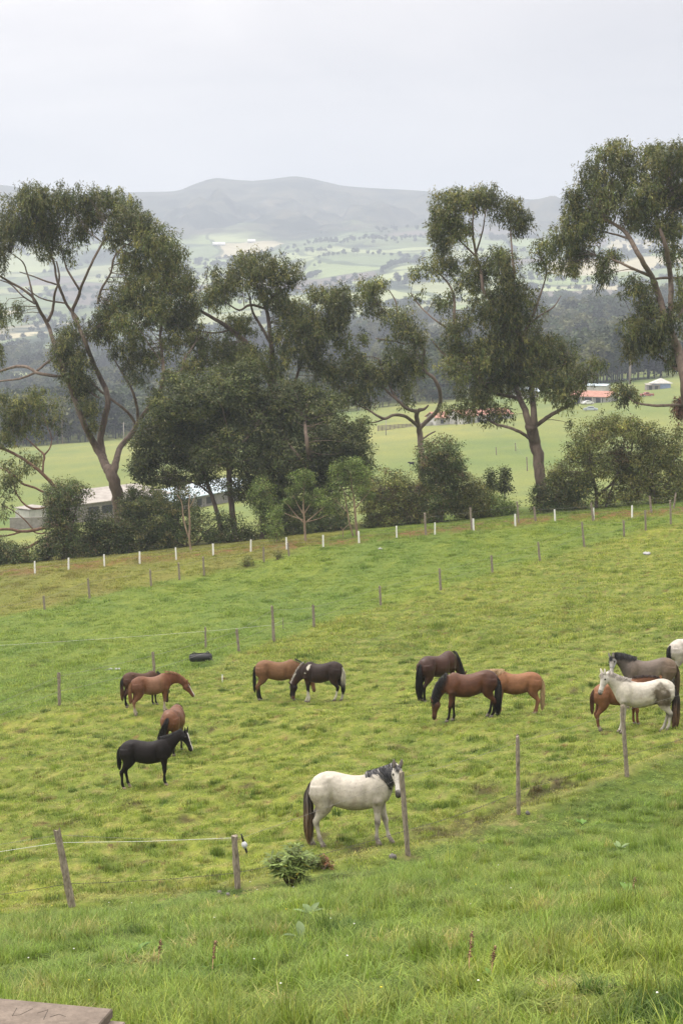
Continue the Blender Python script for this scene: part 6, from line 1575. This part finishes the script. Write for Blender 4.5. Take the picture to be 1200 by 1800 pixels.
# corral
A = place(664, 758); B = place(728, 749); a, L_ = frame(A, B); r_ = thing('corral_fence', 'grey board corral fence left of the orange roofed house', 'fence', A, a)
for k in range(10): q = MB(); q.box((L_ * k / 9, 0, .7), (.22, .22, 2.2)); q.build('post', M_wood, r_)
for k in range(4): q = MB(); q.box((L_ / 2, -.15, .35 + .42 * k), (L_, .07, .26)); q.build('rail', M_wood, r_)
A = place(728, 751); B = place(775, 746); a, L_ = frame(A, B); r_ = thing('block_wall', 'low pale wall between the corral and the orange roofed house', 'wall', A, a); w = MB(); w.box((L_ / 2, 0, .4), (L_, .25, 1.8)); w.build('wall', M_plast, r_); w = MB(); w.box((L_ / 2, 0, 1.34), (L_, .3, .08)); w.build('coping', M_conc, r_)
# cars
def carm(name, c): return simple_mat(name, tuple(x * .9 for x in c), c, 3, .3, bump=0)
M_glass = simple_mat('dark_glass', (.02, .025, .03), (.04, .045, .05), 3, .08, bump=0)
def car(name, label, u, v, yaw, paint, L_=4.2, pickup=False):
    g0 = place(u, v); root = thing(name, label, 'pickup' if pickup else 'car', g0, R(yaw))
    pr = [(-.5, .55), (-.49, .85), (-.30, .93), (-.18, 1.42), (.14, 1.45), (.28, .98), (.47, .85), (.5, .5)] if not pickup else [(-.5, .6), (-.5, 1.05), (-.12, 1.05), (-.10, 1.60), (.14, 1.62), (.26, 1.12), (.48, 1.0), (.5, .6)]
    b = MB(); V = []
    for y, k in ((-.82, 1), (.82, 1)):
        for x, z in pr: V.append((x * L_, y * (1 if z < 1.1 else .84), z))
        V += [(.5 * L_, y, .3), (-.5 * L_, y, .3)]
    n = len(pr) + 2; b.addf(V, [tuple(range(n)), tuple(range(2 * n - 1, n - 1, -1))] + [(i, i + n, (i + 1) % n + n, (i + 1) % n) for i in range(n)]); b.build('body', paint, root)
    for x in (-.31, .31):
        for y in (-.8, .8):
            w_ = MB(); w_.tube([(x * L_, y - .11, .33), (x * L_, y + .11, .33)], .33, 14); wo = w_.build('wheel', M_rub, root); w_ = MB(); w_.tube([(x * L_, y - .12, .33), (x * L_, y + .12, .33)], .19, 10); w_.build('rim', M_cord, wo)
    for y in (-.775, .775):
        g_ = MB(); x0, x1 = (-.26, .20) if not pickup else (-.09, .20); g_.box(((x0 + x1) / 2 * L_, y, 1.20), ((x1 - x0) * L_ * .85, .08, .28), taper=.9); g_.build('side_window', M_glass, root)
    for x, nm in ((.222, 'windscreen'), (-.245 if not pickup else -.108, 'rear_window')):
        g_ = MB(); g_.box((x * L_, 0, 1.2), (.10, 1.25, .34)); g_.build(nm, M_glass, root)
    return root
M_silver = carm('silver_paint', (.60, .61, .62)); M_palebl = carm('pale_blue_paint', (.42, .47, .53)); M_red = carm('faded_red_paint', (.36, .12, .10))
car('parked_car', 'white car parked under the eaves of the red roofed farmhouse', 1032, 711, 20, carm('white_car_paint', (.74, .74, .73)))
car('parked_car', 'pale blue grey car parked in front of the white car on the grass', 1037, 722, 170, M_palebl, 4.8)
car('parked_truck', 'faded red pickup parked on the slope right of the farmhouse', 1136, 697, 200, M_red, 4.8, True)
# tent, junk, poles
g0 = place(1160, 683); r_ = thing('tent', 'small tent with a peaked white canopy and blue side walls beside the far wood', 'tent', g0, R(8)); M_blue = simple_mat('blue_tarpaulin', (.16, .22, .36), (.26, .33, .48), 1, .7)
w = MB(); w.box((0, 0, .8), (6.5, 4, 2.0)); w.build('side_wall', M_blue, r_); w = MB(); w.addf([(-4.2, -2.4, 2), (4.2, -2.4, 2), (4.2, 2.4, 2), (-4.2, 2.4, 2), (0, 0, 4.0)], [(0, 1, 4), (1, 2, 4), (2, 3, 4), (3, 0, 4), (3, 2, 1, 0)]); w.build('canopy', M_plast, r_)
g0 = place(1136, 686); r_ = thing('lean_to_shed', 'small dark lean to shed left of the white tent', 'shed', g0, R(5)); lshape(r_, 5, 3, 1.8, .5, M_block, M_gryroof, openings=[(1.4, .9, 1.2, 1.4, 'opening'), (3.6, .9, 1.2, 1.4, 'opening')], over=.2)
def pole(label, u, v0, v1, w=.25, arm=True, mat=None):
    g0 = place(u, v1); s_ = FPX / g0.y; r_ = thing('utility_pole', label, 'pole', g0); h_ = (v1 - v0) / s_
    q = MB(); q.tube([(0, 0, -.5), (0, 0, h_)], [w / 2 * 1.2, w / 2 * .8], 8); q.build('pole', mat or M_conc, r_, True)
    if arm: q = MB(); q.box((0, 0, h_ - .5), (1.8, .12, .12)); q.build('crossarm', M_wood, r_)
pole('slim pale utility pole in the valley field between the limbs of the tallest tree', 218, 742, 783, .35)
pole('thick brown pole standing before the far wood left of the tent', 1106, 622, 676, .9, False, M_wood)
pole('thin utility pole left of the corral', 678, 738, 765, .25, False)
for i, (u, v) in enumerate([(930, 826), (938, 812), (890, 790), (712, 800), (1010, 760), (140, 818), (139, 812)]):
    pass
fp = [((928, 806), (929, 830), .3), ((938, 800), (939, 826), .3), ((960, 803), (961, 826), .3)]
fence('short run of thin dark posts in the valley field right of the thick trunk', [((871, 786), (872, 800), .25), ((905, 779), (906, 793), .25), ((925, 803), (926, 828), .25), ((940, 806), (941, 826), .25)], [(.8, .015, M_wire, .002, 0)])
# greenhouses far up the hills
for lab, u, v, wpx in (('long white greenhouse on the hazy hillside, left of two', 385, 431, 22), ('short white greenhouse on the hazy hillside, right of two', 442, 426, 14)):
    a, b = ray(u, v); Y = np.exp(np.linspace(math.log(2000), math.log(5200), 3000)); k = int(np.argmax(b * Y < zt(a * Y, Y))); Yh = Y[k]; X = a * Yh; s_ = FPX / Yh
    r_ = thing('greenhouse', lab, 'greenhouse', (X, Yh, gz(X, Yh) + 1), .1); L_ = wpx / s_; q = MB(); q.box((0, 0, 1), (L_, 12, 4)); q.build('side_wall', M_white, r_)
    q = MB(); q.addf([(-L_ / 2, -6.5, 3), (L_ / 2, -6.5, 3), (L_ / 2, 0, 6), (-L_ / 2, 0, 6), (-L_ / 2, 6.5, 3), (L_ / 2, 6.5, 3)], [(0, 1, 2, 3), (3, 2, 5, 4), (0, 3, 4), (1, 5, 2)]); q.build('roof', M_white, r_)
